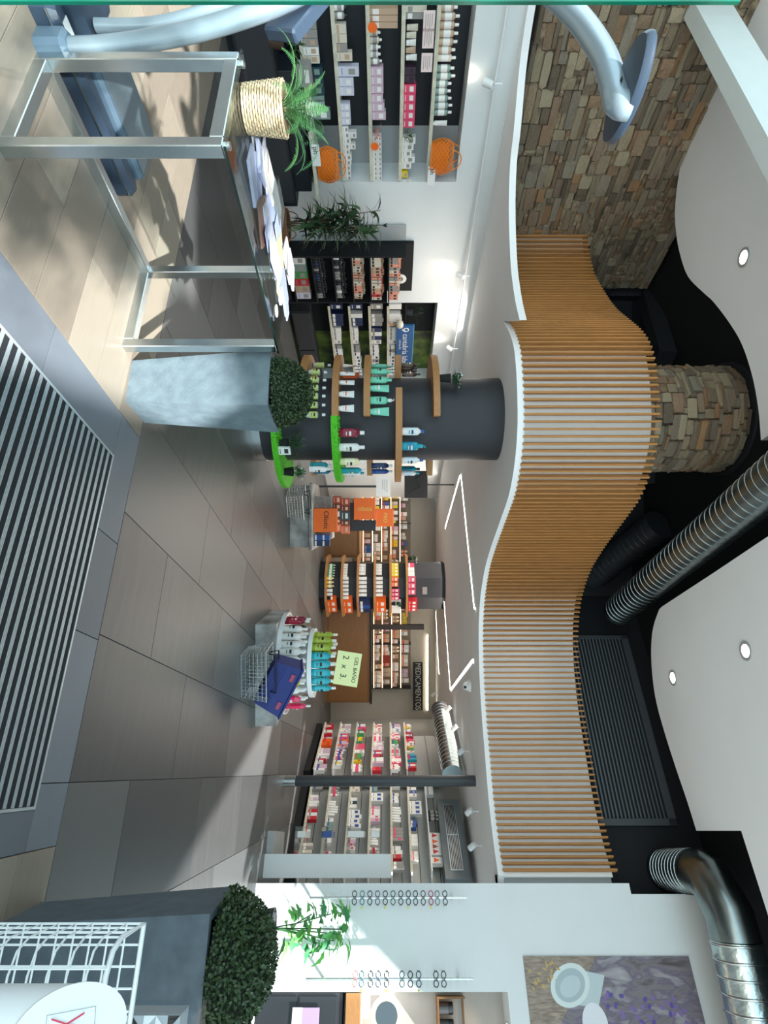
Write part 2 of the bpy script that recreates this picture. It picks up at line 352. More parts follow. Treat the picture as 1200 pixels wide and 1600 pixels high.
q = rp(WXF, 13.9); lowpoly += [(-.6, 15.4), (q.x, q.y)]; q = rp(WXF - .1, 2.0); lowpoly += [(q.x, q.y)]
ST('ceiling.001', MB().prism(lowpoly, ZL, ZL + .07), M_lowc)
# slatted fascia
fa = E('slatted_fascia', 'long S-curved fascia of vertical oak slats over a white panel, hung under the black ceiling', 'wall cladding', (cc[0].x, cc[0].y, ZL + .07))
o0 = Vector(fa.location)
def normals(P):
    out = []
    for i in range(len(P)):
        t = (P[min(i + 1, len(P) - 1)] - P[max(i - 1, 0)]).normalized(); out.append(Vector((-t.y, t.x, 0)))
    return out
nn = normals(cc); b = MB()
for i, (p, n) in enumerate(zip(cc, nn)):
    for off in (.035, .06):
        for z in (.0, 1.27): b.v.append(tuple(p + n * off - o0 + Vector((0, 0, z + o0.z))))
for i in range(len(cc) - 1):
    A, B = i * 4, i * 4 + 4
    for q in ((A, B, B + 1, A + 1), (A + 2, A + 3, B + 3, B + 2), (A + 1, B + 1, B + 3, A + 3), (A, A + 2, B + 2, B)): b.f.append(q); b.m.append(0)
b.f += [(0, 1, 3, 2)]; b.m += [0]; e = 4 * (len(cc) - 1); b.f += [(e, e + 2, e + 3, e + 1)]; b.m += [0]
part('backing_panel', b, mat('backing_white', (240, 240, 238), .6, noise=.01), fa)
sl = MB().cbox(-.011, .011, -.03, .022, 0, 1.34, .003).mesh('slat', M_slat)
rs = resample(cc, .0725)
for i in range(len(rs)):
    t = (rs[min(i + 1, len(rs) - 1)] - rs[max(i - 1, 0)]); p = rs[i] - o0; p.z = -.012
    O('slat', sl, fa, p, math.atan2(t.y, t.x))
# cloud ceiling panels
def cloud(pts, label, lights, square=()):
    P = [FZ(X, Y, ZCL) for X, Y in pts]
    t = O('ceiling_panel', MB().prism([(p.x, p.y) for p in P], ZCL, ZCL + .06).mesh('ceiling_panel', M_cloud)); tag(t, label, 'ceiling panel')
    return t
def smoothpx(pts, n=5): return [(v.x, v.y) for v in crom([(a, b, 0) for a, b in pts], n)]
c1 = smoothpx([(1150, 20), (1113, 125), (1080, 200), (1063, 260), (1055, 320), (1056, 360), (1062, 395), (1075, 432), (1100, 458), (1115, 472), (1140, 505), (1160, 540), (1176, 590), (1185, 640), (1189, 688)])
c1 += [(1320, 600), (1700, 640), (2200, 300), (1500, -500), (1200, -100)]
cloud(c1, 'large white wavy ceiling panel with one downlight above the stone wall', 1)
c2 = [(1260, 795), (1200, 838), (1115, 895), (1034, 948)] + smoothpx([(1030, 952), (1022, 975), (1018, 1000), (1018, 1040), (1024, 1090), (1037, 1140), (1056, 1200), (1073, 1250), (1088, 1298)])
c2 += [(1158, 1298), (1200, 1430), (1262, 1620), (1500, 1700), (1900, 1500), (1900, 900)]
cloud(c2, 'large white ceiling panel with two downlights on the side of the corner duct', 2)
def downlight(X, Y, label):
    p = FZ(X, Y, ZCL); t = E('downlight', label, 'ceiling light', p)
    part('trim_ring', MB().lathe([(.062, 0), (.095, 0), (.093, -.012), (.066, -.010), (.062, 0)], 28), M_grey, t, smooth=40)
    part('lamp', MB().lathe([(.061, -.001), (.058, -.007), (.0001, -.007)], 24), M_bulb, t, smooth=40)
    light('downlight_beam', 'SPOT', p - Vector((0, 0, .03)), 30, (1, .9, .78), spot_size=1.6, spot_blend=.6, shadow_soft_size=.05)
downlight(1163, 402, 'round recessed downlight in the wavy ceiling panel above the stone wall')
downlight(1166, 1017, 'larger round recessed downlight, farther out in the panel beside the big duct')
downlight(1052, 1059, 'smaller round recessed downlight near the edge over the black louvre')
# white transom beam top left
zb = 4.35; A = FZ(1058, 9, zb); B = FZ(1200, 287, zb); A2 = FZ(1088, 9, zb); dr = (B - A).normalized(); nb = Vector((dr.y, -dr.x, 0))
wd_ = abs((A2 - A).dot(nb)); ang = math.atan2(dr.y, dr.x)
bm_ = O('transom_beam', MB().cbox(-2.0, 5.2, -wd_, 0, 0, .35, .006).mesh('transom_beam', mat('white_beam', (222, 232, 232), .5, noise=.02)), None, A, ang)
tag(bm_, 'white boxed beam crossing the upper corner in front of the stone wall', 'beam')
# ------------------------------------------------------------------ stone cladding
M_stone = ramp_mat('ledge_stone', [(0.0, (104, 90, 76)), (0.14, (146, 128, 106)), (0.3, (172, 154, 126)), (0.45, (190, 174, 146)), (0.58, (156, 122, 94)), (0.72, (166, 156, 138)), (0.86, (134, 118, 102)), (1.0, (184, 142, 100))], 0.85, 14, nfac=.3, bump=0.9, bscale=22)
M_mortar = mat('stone_joint', (40, 34, 28), 0.95, noise=.3, scale=30)
def stone_mesh(seed):
    r = random.Random(seed); b = MB(); g = .04; v = []
    ring = [(-.5, -.5), (0, -.5), (.5, -.5), (.5, 0), (.5, .5), (0, .5), (-.5, .5), (-.5, 0)]
    ch = r.choice([.02, .05, .1])
    for dep, ins, j in ((0, .0, 0), (-.62, .02, .035), (-.95, .08, .03)):
        for x, z in ring:
            cx = (1 - ch) if abs(x) == .5 and abs(z) == .5 else 1
            v.append((x * (1 - ins * .5) * cx + r.uniform(-j, j) * .5, dep + (r.uniform(-.12, .12) if dep < -.5 else 0), z * (1 - ins * 1.2) * cx + r.uniform(-j, j)))
    v.append((r.uniform(-.2, .2), -1.0, r.uniform(-.2, .2)))
    f = [(k + i, k + (i + 1) % 8, k + 8 + (i + 1) % 8, k + 8 + i) for k in (0, 8) for i in range(8)] + [(16 + i, 16 + (i + 1) % 8, 24) for i in range(8)]
    b.add(v, f); return b
stones = [stone_mesh(i) for i in range(16)]; smesh = [s.mesh('stone', M_stone) for s in stones]
def pack(L, Hh, u=.05, ul=.06, seed=1, hs=(1, 1, 1, 2, 2, 3), ls=(2, 7)):
    r = random.Random(seed); nx, nz = int(L / ul), int(Hh / u); g = [[0] * nx for _ in range(nz)]; out = []
    for z in range(nz):
        for x in range(nx):
            if g[z][x]: continue
            l = r.randint(*ls); h = r.choice(hs)
            if h == 3: l = max(2, l - 2)
            l = min(l, nx - x); h = min(h, nz - z); k = 1
            while k < l and not g[z][x + k]: k += 1
            l = k
            for dz in range(h):
                for dx in range(l): g[z + dz][x + dx] = 1
            out.append((x * ul, z * u, l * ul, h * u))
    return out
WS = -6.62
sy0, sy1 = 2.0, 6.55
swt = ST('wall_stone', MB().box(0, sy1 - sy0, .06, .3, ZL, ZT), M_mortar, rp(WS, sy0), PI / 2 - TH)
P = pack(sy1 - sy0, ZT - 2.95 - .02, .048, .06, 3, ls=(2, 7))
def vis_stone(st):
    x, z, l, h = st; p = rp(WS, sy0 + x + l / 2, 2.95 + z + h / 2); Y = CY + p.x / p.y * F; X = HX + (p.z - H) / p.y * F
    return (0 < Y < 460 and 795 < X < 1130), l * h / p.y ** 2
P.sort(key=lambda s_: (not vis_stone(s_)[0], -vis_stone(s_)[1]))
stuff = MB(); r_ = random.Random(5)
for i, (x, z, l, h) in enumerate(P):
    k = r_.randrange(16); dp = r_.uniform(.075, .115); fl_ = r_.choice((1, -1))
    S = (l + .001, dp, h + .001); loc = (x + l / 2, .065, 2.95 + z + h / 2)
    if i < 300: O('stone', smesh[k], swt, loc, 0, scale=S)
    else: stuff.add([(v[0] * S[0] + loc[0], v[1] * S[1] + loc[1], v[2] * S[2] + loc[2]) for v in stones[k].v], stones[k].f)
M_stone2 = ramp_mat('ledge_stone_far', [(0.3, (92, 78, 62)), (0.42, (126, 110, 90)), (0.5, (158, 142, 116)), (0.58, (132, 102, 78)), (0.7, (148, 134, 112))], 0.85, 5, bump=0.9, bscale=22, objrand=False)
so = part('small_stones', stuff, M_stone2, swt); so['kind'] = 'stuff'
# stone column
C1 = Vector((-1.088, 6.78, 0))
R1 = .56
sct = E('stone_column', 'round column clad in rough stacked stone, rising behind the oak slats to the black ceiling', 'column', C1 + Vector((0, 0, ZL + .07)))
part('core', MB().lathe([(R1 - .02, 0), (R1 - .02, ZT - ZL - .07)], 40), M_mortar, sct, smooth=40)
P = pack(2 * PI * R1, 1.46, .038, .055, 11, ls=(2, 6)); nst = 0
for x, z, l, h in P:
    a = x / R1 + PI * .5 + .05; am = a + l / R1 / 2; vis = math.sin(am) < .2
    if nst >= 297 or not vis: continue
    k = r_.randrange(16); dp = r_.uniform(.06, .085)
    O('stone', smesh[k], sct, ((R1 - .025) * math.cos(am), (R1 - .025) * math.sin(am), 1.10 + z + h / 2), am + PI / 2, scale=(l + .003, dp, h + .002)); nst += 1
part('top_collar', MB().lathe([(R1 + .1, 2.56), (R1 + .1, 2.59)], 40), M_char, sct, smooth=40)
# ------------------------------------------------------------------ plenum: louvre, ducts, beams
lv = E('ceiling_louvre', 'dark grey louvred ventilation panel high on the black wall', 'air vent', pr(0, -.45), WR_T)
l0, l1, lz0, lz1 = sR(995, -.45), sR(1291, -.45), 4.2, 5.19
part('back', MB().box(l0, l1, -.018, 0, lz0, lz1), M_black, lv); part('frame', MB().box(l0, l0 + .05, -.05, -.02, lz0, lz1).box(l1 - .08, l1, -.05, -.02, lz0, lz1).box(l0, l1, -.05, -.02, lz1 - .1, lz1), mat('louvre_frame', (66, 70, 74), .5), lv)
ls_ = MB(); ls_.add([(l0 + .05, -.02, .012), (l1 - .08, -.02, .012), (l1 - .08, -.045, -.012), (l0 + .05, -.045, -.012), (l0 + .05, -.02, .004), (l1 - .08, -.02, .004), (l1 - .08, -.045, -.018), (l0 + .05, -.045, -.018)], [(0, 1, 2, 3), (4, 7, 6, 5), (3, 2, 6, 7), (0, 3, 7, 4), (1, 5, 6, 2), (0, 4, 5, 1)])
lm = ls_.mesh('louvre_slat', M_louv)
z = lz1 - .13
while z > lz0 + .03: O('louvre_slat', lm, lv, (0, 0, z)); z -= .05
def duct(name, pts, r, label, step=.1, m=M_galv):
    t = E(name, label, 'duct', pts[0]); o = Vector(pts[0]); P = resample([Vector(p) - o for p in pts], .05)
    part('pipe', MB().tube(P, r, 36), m, t, smooth=50)
    P2 = resample([Vector(p) - o for p in pts], step)
    b = MB(); b.lathe([(r, -.003), (r + .005, -.0012), (r + .005, .0012), (r, .003)], 36); me = b.mesh('seam', M_chrome, 60)
    for i in range(1, len(P2) - 1):
        d = (P2[i + 1] - P2[i - 1]); s = O('seam', me, t, P2[i]); s.rotation_euler = (Matrix.Rotation(.12, 3, 'Y') @ d.to_track_quat('Z', 'Y').to_matrix()).to_euler()
    return t
da = W(965, 955, 8.55); db = FZ(1200, 757, da.z); dd = db + (db - da).normalized() * 2.2
duct('spiral_duct', [da, db, dd], .205, 'long round spiral duct running diagonally across the black ceiling', .105)
dk = FZ(905, 885, 0); p0 = W(925, 900, 9.2); p1 = W(975, 862, 8.6)
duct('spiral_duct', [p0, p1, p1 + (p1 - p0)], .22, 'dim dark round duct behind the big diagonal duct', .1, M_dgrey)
z_ = 4.91; q0 = FZ(1036, 1359, z_); q0 = pr(sR(1359, -.45), -.44, z_); q1 = FZ(1092, 1362, z_); q2 = FZ(1122, 1385, z_); q3 = FZ(1140, 1430, z_); q4 = FZ(1150, 1470, z_)
q5 = FZ(1185, 1620, z_); q6 = q5 + (q5 - q4) * .8
dt = duct('elbow_duct', [q0, q1], .225, 'shiny corner duct with an elbow running along the white wall top', .085)
el = crom([q1, (q1 + q2) / 2 + Vector((.0, -.04, 0)), q2, q3, q4], 4); o = Vector(dt.location)
part('elbow', MB().tube([v - o for v in [q1, q1 * .5 + q2 * .5 + Vector((-.03, -.06, 0)), q3, q4]], .232, 32), M_galv, dt, smooth=50)
M_foil = mat('foil_wrap', (190, 205, 205), .22, 1.0, noise=.15, scale=8, bump=1.0, bscale=9)
part('foil_wrapped_run', MB().tube(resample([q4 - o, q5 - o, q6 - o], .04), .235, 32), M_foil, dt, smooth=50)
me = MB().lathe([(.235, -.012), (.245, -.006), (.245, .006), (.235, .012)], 32).mesh('band', M_chrome, 60)
L = (q6 - q4).length; dirv = (q6 - q4).normalized()
for i in range(int(L / .13)): s = O('band', me, dt, q4 - o + dirv * (.02 + .13 * i)); s.rotation_euler = dirv.to_track_quat('Z', 'Y').to_euler()
def beam(pts, w, label, th=.1):
    P = [W(*p) for p in pts]; t = E('ceiling_beam', label, 'beam', P[0])
    for a, b2 in zip(P, P[1:]): part('beam_section', MB().bar(a - P[0], b2 - P[0], w), M_dgrey, t)
    return t
beam([(950, 455, 8.9), (1010, 455, 8.9), (1040, 560, 7.6)], .22, 'dark grey steel channel in the black ceiling void left of the stone column')
beam([(960, 745, 8.6), (1080, 745, 8.6), (1085, 850, 9.0)], .2, 'dark grey steel channel in the black ceiling void right of the stone column')
pn = W(955, 762, 8.9); t = O('ceiling_panel', MB().cbox(0, .95, -.03, 0, 0, .85, .004).mesh('void_panel', M_dgrey), None, pn); tag(t, 'flat dark panel in the black ceiling void right of the stone column', 'panel')
# ------------------------------------------------------------------ product makers
_pm = {}
def seg(name, b, mats, key, smooth=None):
    if key not in _pm: _pm[key] = b().mesh(name, mats, smooth)
    return _pm[key]
def P_box(w, h, d, c1, c2, var=0):
    def b():
        m = MB().box(-w / 2, w / 2, -d / 2, d / 2, 0, h, 0); y = -d / 2 - .0006
        if var == 0: m.box(-w / 2 + .004, w / 2 - .004, y, -d / 2, h * .12, h * .34, 1)
        elif var == 1: m.box(-w * .3, w * .3, y, -d / 2, h * .5, h * .82, 1); m.box(-w * .35, w * .35, y, -d / 2, h * .15, h * .2, 1)
        else: m.box(-w / 2 + .002, -w / 2 + w * .28, y, -d / 2, h * .04, h * .96, 1); m.box(w * -.1, w * .4, y, -d / 2, h * .6, h * .7, 1)
        return m
    return seg('carton', b, [cm(c1, .5), cm(c2, .5)], ('box', w, h, d, c1, c2, var))
def P_bottle(w, h, c1, c2, cap, sq=.8):
    r = w / 2
    def b(): return MB().lathe([(r * .9, 0), (r, .006), (r, h * .25), (r * 1.01, h * .25), (r * 1.01, h * .6), (r, h * .6), (r, h * .72), (r * .4, h * .8), (r * .42, h * .8), (r * .42, h * .985), (r * .3, h)], 12, mis=[0, 0, 1, 1, 1, 0, 0, 2, 2, 2], sy=sq)
    return seg('bottle', b, [cm(c1, .3), cm(c2, .45), cm(cap, .35)], ('bot', w, h, c1, c2, cap, sq), 40)
def P_tube(w, h, c1, cap):
    def b():
        m = MB(); n = 14; ci = .16
        m.lathe([(w * .34, 0), (w * .34, h * ci)], n, mi=1)
        v = []; K = 5
        for k in range(K):
            t = k / (K - 1); sx = w * (.42 + .08 * t); sy = w * .36 * (1 - t) + .002
            for i in range(n): a = 2 * PI * i / n; v.append((sx * math.cos(a), sy * math.sin(a), h * (ci + (1 - ci) * t)))
        f = [(k * n + i, k * n + (i + 1) % n, (k + 1) * n + (i + 1) % n, (k + 1) * n + i) for k in range(K - 1) for i in range(n)] + [tuple(range(n - 1, -1, -1)), tuple((K - 1) * n + i for i in range(n))]
        m.add(v, f, 0); m.box(-w * .3, w * .3, -w * .24, -w * .1, h * .4, h * .43, 1)
        return m
    return seg('tube', b, [cm(c1, .4), cm(cap, .4)], ('tub', w, h, c1, cap), 40)
def P_jar(w, h, c1, cap):
    def b(): return MB().lathe([(w * .46, 0), (w * .5, .004), (w * .5, h * .66), (w * .47, h * .68), (w * .5, h * .7), (w * .5, h * .97), (w * .46, h)], 14, mis=[0, 0, 0, 1, 1, 1])
    return seg('jar', b, [cm(c1, .35), cm(cap, .35)], ('jar', w, h, c1, cap), 40)
WHT = (232, 230, 226); CRM = (214, 204, 188); TAN = (190, 160, 134); LIL = (204, 176, 192); LAV = (206, 206, 222); TEAL = (24, 60, 72)
SAGE = (126, 150, 142); PINK = (226, 74, 112); PLUM = (58, 36, 56); YEL = (224, 196, 30); ORG = (232, 96, 24); GRY = (150, 146, 142); BLU = (40, 80, 150); RED = (196, 34, 48); SAL = (224, 150, 126); BLK = (26, 26, 30); GRN = (70, 150, 84); CYN = (30, 160, 176); NVY = (26, 44, 84); MINT = (120, 206, 176); MAR = (126, 22, 50); BRN = (110, 72, 48)
CN = {WHT: 'white', CRM: 'cream', TAN: 'tan', LIL: 'lilac pink', LAV: 'pale lavender', TEAL: 'dark teal', SAGE: 'sage green', PINK: 'hot pink', PLUM: 'dark plum', YEL: 'yellow', ORG: 'orange', GRY: 'grey', BLU: 'blue', RED: 'red', SAL: 'salmon', BLK: 'black', GRN: 'green', CYN: 'turquoise', NVY: 'navy', MINT: 'mint green', MAR: 'maroon', BRN: 'brown'}
NPROD = 0
AREA = ['product_box']
def run(P0, P1, z, kind, w, h, d, cols, where, group, c2=GRY, cap=WHT, gap=.004, hv=0.0, stack=1, setback=.03, u0=0., u1=1., max_n=60, nm=None, cat=None):
    """a row of products standing on a shelf edge P0->P1 (left to right), facing out"""
    global NPROD
    P0 = Vector((P0[0], P0[1], 0)); P1 = Vector((P1[0], P1[1], 0)); D = P1 - P0; L = D.length; D.normalize(); th = math.atan2(D.y, D.x); inn = Vector((-D.y, D.x, 0))
    x = L * u0 + w / 2; n = 0
    while x + w / 2 <= L * u1 + .002 and n < max_n:
        c = cols[random.randrange(len(cols))] if len(cols) > 1 else cols[0]
        hh_ = h * (1 - random.choice((0, .5, 1)) * hv) if hv else h; hh_ = round(hh_, 3)
        ns = stack if not hv else random.randint(1, stack)
        for s in range(ns):
            cc2 = c2 if c2 != c else WHT
            if kind == 'box': me = P_box(w, hh_, d, c, cc2, {0: 0, 1: 1, 2: 2}[(n // 3) % 3 if len(cols) > 1 else 1]); nn_, ct = AREA[0], 'box'; wd2 = 'carton'
            elif kind == 'bottle': me = P_bottle(w, hh_, c, cc2, cap); nn_, ct = 'product_bottle', 'bottle'; wd2 = 'bottle'
            elif kind == 'tube': me = P_tube(w, hh_, c, cap); nn_, ct = 'cream_tube', 'tube'; wd2 = 'cream tube'
            else: me = P_jar(w, hh_, c, cap); nn_, ct = 'product_jar', 'jar'; wd2 = 'jar'
            p = P0 + D * x + inn * (setback + d / 2); p.z = z + s * (hh_ + .0005)
            tag(O(nm or nn_, me, None, p, th), '%s %s %s' % (CN[c], (cat or wd2), where), ct, group); NPROD += 1
        x += w + gap; n += 1
ORD = ['lowest', 'second', 'third', 'fourth', 'fifth', 'topmost']
# ------------------------------------------------------------------ left wall: niche A
def lwx(wx, Y): p = rp(wx, wyL(Y, wx)); return (p.x, p.y)
def shelfL(wy0, wy1, z, wx0, wx1, name, label, m, strip=True, th=.02):
    t = E(name, label, 'shelf', rp(wx0, wy0, z), PI / 2 - TH); L = wy1 - wy0
    part('board', MB().cbox(0, L, 0, wx0 - wx1, -th, 0, .002), m, t)
    if strip: part('price_strip', MB().box(0, L, -.004, 0, -.034, .004), mat('price_strip', (205, 200, 180), .5, noise=.2, scale=14), t)
    return t
WXS = -6.48
ZA = [.67, 1.0, 1.33, 1.67, 2.0]
for i, z in enumerate(ZA): shelfL(2.2, NA1 - .03, z, WXS, WXB + .06, 'wall_shelf', '%s white shelf of the wide wall niche at far left' % ORD[i], M_plastic)
cab = E('base_cabinet', 'black base cabinet under the wide product niche, behind the fern', 'cabinet', rp(-6.2, 1.8, 0), PI / 2 - TH)
part('body', MB().cbox(0, NA1 + .1 - 1.8, 0, .29, 0.06, .42, .004), M_navy, cab); part('plinth', MB().box(0.01, NA1 + .08 - 1.8, .03, .29, 0, .06), M_black, cab)
for k in range(3): part('door', MB().cbox(.02 + k * .99, .98 + k * .99, -.012, 0, .09, .40, .002), M_char, cab)
a_, b_ = lw(-6.5, NA0 - .5, NA1); wallbox('wall_left.008', a_, b_, 0, .42, .3, M_navy)
lowb = E('low_black_plinth', 'black raised display step on the base cabinet, level with the fern', 'plinth', rp(-6.3, 3.4, .42), PI / 2 - TH)
part('body', MB().cbox(0, 1.30, 0, .3, 0, .18, .004), M_navy, lowb)
AREA[0] = 'cosmetic_box'
def niche(i, Y0, Y1, *a, **k):
    p0, p1 = lwx(WXS, Y0), lwx(WXS, Y1); lab = 'on the %s shelf of the far left niche' % ORD[i]
    run(p0, p1, ZA[i], *a, lab, 'products on the %s shelf of the far left niche' % ORD[i], **k)
niche(0, 20, 108, 'box', .07, .15, .06, [WHT, CRM, GRY], c2=TAN, hv=.3)
niche(0, 108, 152, 'box', .085, .17, .08, [TEAL], c2=SAGE); niche(0, 154, 176, 'tube', .055, .16, .05, [SAGE]); niche(0, 176, 200, 'box', .09, .21, .08, [SAGE], c2=WHT)
niche(1, 10, 40, 'bottle', .06, .12, .05, [WHT, GRY], cap=BLK); niche(1, 41, 106, 'box', .075, .15, .06, [CRM, WHT, GRY], hv=.3, c2=TAN)
niche(1, 107, 124, 'box', .09, .21, .07, [LAV]); niche(1, 124, 156, 'box', .085, .15, .07, [LAV], c2=WHT); niche(1, 156, 164, 'box', .07, .14, .07, [YEL]); niche(1, 165, 200, 'box', .07, .1, .07, [LAV], stack=1, c2=WHT)
niche(1, 201, 285, 'box', .06, .085, .07, [WHT], stack=2, hv=.2)
niche(2, 16, 48, 'box', .05, .27, .07, [GRY, TAN], c2=WHT); niche(2, 50, 106, 'bottle', .058, .13, .05, [WHT, CRM, GRY], hv=.2)
niche(2, 108, 150, 'box', .08, .13, .07, [LIL], c2=WHT); niche(2, 150, 200, 'box', .085, .155, .07, [LIL], c2=WHT, hv=.2); niche(2, 216, 292, 'box', .055, .052, .07, [WHT], stack=2, c2=GRY)
niche(3, 12, 40, 'box', .05, .2, .07, [CRM, GRY]); niche(3, 42, 108, 'tube', .06, .14, .05, [CRM, TAN, WHT], cap=BLK, hv=.2)
niche(3, 108, 134, 'box', .07, .12, .07, [PLUM], c2=BLK); niche(3, 135, 210, 'box', .085, .13, .07, [PINK], c2=WHT); niche(3, 218, 270, 'box', .07, .15, .07, [WHT], c2=GRY, hv=.25); niche(3, 271, 282, 'box', .07, .075, .07, [YEL])
niche(3, 284, 299, 'box', .055, .12, .06, [WHT])
niche(4, 10, 104, 'bottle', .066, .19, .06, [CRM, TAN], cap=WHT, c2=WHT, hv=.15); niche(4, 106, 192, 'bottle', .068, .2, .06, [SAGE], cap=WHT, c2=WHT, hv=.15); niche(4, 193, 206, 'tube', .06, .16, .05, [WHT])
run(lwx(-6.34, 105), lwx(-6.34, 150), .6, 'box', .2, .14, .1, [GRY], 'on the black step behind the fern', 'grey boxes behind the fern')
# hanging price cards between shelves 4 and 5
for k, Y in enumerate((33, 60, 98)):
    p = rp(-6.44, wyL(Y, -6.44), 1.86); t = E('price_card', '%s pale pink printed card standing under the top shelf' % ('leftmost', 'middle', 'rightmost')[k], 'card', p, PI / 2 - TH)
    part('card', MB().cbox(-.085, .085, -.002, .002, -.02, .09, .002), cm((236, 214, 212), .6), t)
    for q in range(4): part('print_line', MB().box(-.06, .06 - .02 * (q % 2), -.003, -.002, .0 + q * .02, .006 + q * .02), cm(GRY, .6), t)
# orange net bags
def netbag(Y, z, wx, w, h, label):
    t = E('net_bag', label, 'bag', rp(wx, wyL(Y, wx), z), PI / 2 - TH); mo = mat('orange_net', (240, 134, 18), .5, noise=.08); b = MB(); n = 18; K = 9
    def pt(a, v):
        r = (.82 + .28 * math.sin(v * PI * .9)) * (1 - .12 * v); return Vector((w / 2 * r * math.cos(a), w * .27 * r * math.sin(a), h * v))
    for i in range(n):
        for sgn in (1, -1): b.tube([pt(2 * PI * i / n + sgn * k * .22, k / K) for k in range(K + 1)], .0035, 4)
    for k in (0, K): b.tube([pt(2 * PI * i / 24, k / K) for i in range(24)], .006, 5, closed=True)
    part('net', b, mo, t)
    part('filling', MB().lathe([(w * .38, .004), (w * .47, h * .4), (w * .4, h * .8), (w * .1, h * .88)], 16, sy=.5), mat('orange_paper', (226, 120, 24), .7), t, smooth=50)
    for s in (-.06, .06): part('handle', MB().tube([Vector((w * .28 * math.cos(q), s, h * .98 + h * .42 * math.sin(q))) for q in [PI * i / 12 for i in range(13)]], .006, 6), mo, t)
netbag(258, .72, -6.28, .40, .22, 'orange net shopping bag on the lowest shelf of the far left niche')
netbag(245, 2.005, -6.5, .40, .25, 'orange net shopping bag on the topmost shelf of the far left niche')
shelfL(3.95 - .05, NA1 - .03, .70, -6.15, WXS - .005, 'wall_shelf', 'short white shelf carrying the lower orange net bag', M_plastic)
for X_, Y_, lab in ((489, 243, 'white sign with small black letters ph beside the lower orange bag'), (670, 275, 'white sign with small black letters ph beside the upper orange bag')):
    p = rp(-6.13 if X_ < 500 else -6.44, 0); wx_ = -6.13 if X_ < 500 else -6.44; wy_ = wyL(Y_, wx_); zz = .715 if X_ < 500 else 2.02
    t = E('brand_sign', lab, 'sign', rp(wx_, wy_, zz), PI / 2 - TH); part('plate', MB().cbox(-.12, .12, -.006, .006, -.04, .05, .003), M_plastic, t); text('lettering', 'ph', .08, M_print, t, (-.06, -.008, .008), (PI / 2, 0, 0))
# small greenery and pink flowers on shelf three and four
def sprig(loc, r, n, m, seed, parent, ln=.09, wd=.022, up=.5, name='leaf_cluster'):
    rr = random.Random(seed); b = MB()
    for i in range(n):
        a = rr.uniform(0, 2 * PI); e = rr.uniform(-.1, 1.4) * up + .25; c = Vector((rr.gauss(0, r * .4), rr.gauss(0, r * .4), rr.uniform(0, r)))
        d = Vector((math.cos(a) * math.cos(e), math.sin(a) * math.cos(e), math.sin(e))); s = d.cross(Vector((0, 0, 1))).normalized() * wd / 2
        l = ln * rr.uniform(.7, 1.2); m1 = c + d * l * .5 + Vector((0, 0, l * .08)); t_ = c + d * l - Vector((0, 0, l * .12))
        b.add([c, m1 + s, t_, m1 - s, m1 + Vector((0, 0, .003))], [(0, 1, 4), (1, 2, 4), (2, 3, 4), (3, 0, 4)])
    return part(name, b, m, parent, loc)
t = E('artificial_flowers', 'small pink and cream artificial flowers on the third shelf of the far left niche', 'flowers', rp(-6.44, wyL(208, -6.44), 1.335)); sprig((0, 0, 0), .06, 26, cm((214, 150, 150), .6), 3, t, .07, .03)
t = E('artificial_sprig', 'small green sprig between the pink and white cartons of the far left niche', 'plant', rp(-6.42, wyL(212, -6.42), 1.675)); sprig((0, 0, 0), .07, 30, M_fern, 4, t, .09, .014)
# orange price flashes
for k, (X, Y, w_) in enumerate(((480, 132, 'lowest'), (580, 43, 'third'), (583, 229, 'third'))):
    wy_ = wyL(Y, -6.45); z_o = {0: .70, 1: 1.36, 2: 1.36}[k]; t = E('price_flash', 'small orange price flash on the %s niche shelf edge, %s' % (w_, ('by the teal cartons', 'by the tall grey cartons', 'by the little white cartons')[k]), 'price tag', rp(-6.45, wy_, z_o), PI / 2 - TH)
    part('card', MB().lathe([(.045, 0), (.045, .003)], 16).xf(Matrix.Rotation(PI / 2, 4, 'X')), cm((246, 108, 20), .6), t)
# ------------------------------------------------------------------ left wall: make-up stand (black)
AREA[0] = 'makeup_box'
def stand_wy(Y, wx=-6.3): return wyL(Y, wx)
y0, y1 = stand_wy(392), stand_wy(466)
ms = E('makeup_stand', 'tall black make-up display stand against the white left wall', 'display stand', rp(-6.2, y0, 0), PI / 2 - TH); L = y1 - y0
part('back_panel', MB().cbox(0, L, .24, .29, 0, 1.86, .004), M_black, ms); part('side_panel', MB().cbox(0, .03, 0, .24, 0, 1.75, .004), M_black, ms); part('side_panel', MB().cbox(L - .02, L, .0, .24, 0, 1.5, .004), M_black, ms)
part('plinth', MB().box(.03, L - .02, .02, .24, 0, .12), M_black, ms)
ZM = [.2, .5, .78, 1.03, 1.28, 1.53]
for i, z in enumerate(ZM): part('shelf', MB().cbox(.03, L - .02, .0, .24, z - .02, z, .002), M_black, ms)
part('round_logo_disc', MB().lathe([(.085, 0), (.085, .004)], 28).xf(Matrix.Rotation(PI / 2, 4, 'X')), M_plastic, ms, (L * .72, .235, 1.69)); part('logo_mark', MB().lathe([(.03, 0), (.04, 0), (.04, .002), (.03, .002), (.03, 0)], 20).xf(Matrix.Rotation(PI / 2, 4, 'X')), cm(GRY), ms, (L * .72, .229, 1.69))
a_, b_ = rp(-6.2, y0 + .04), rp(-6.2, y1 - .03)
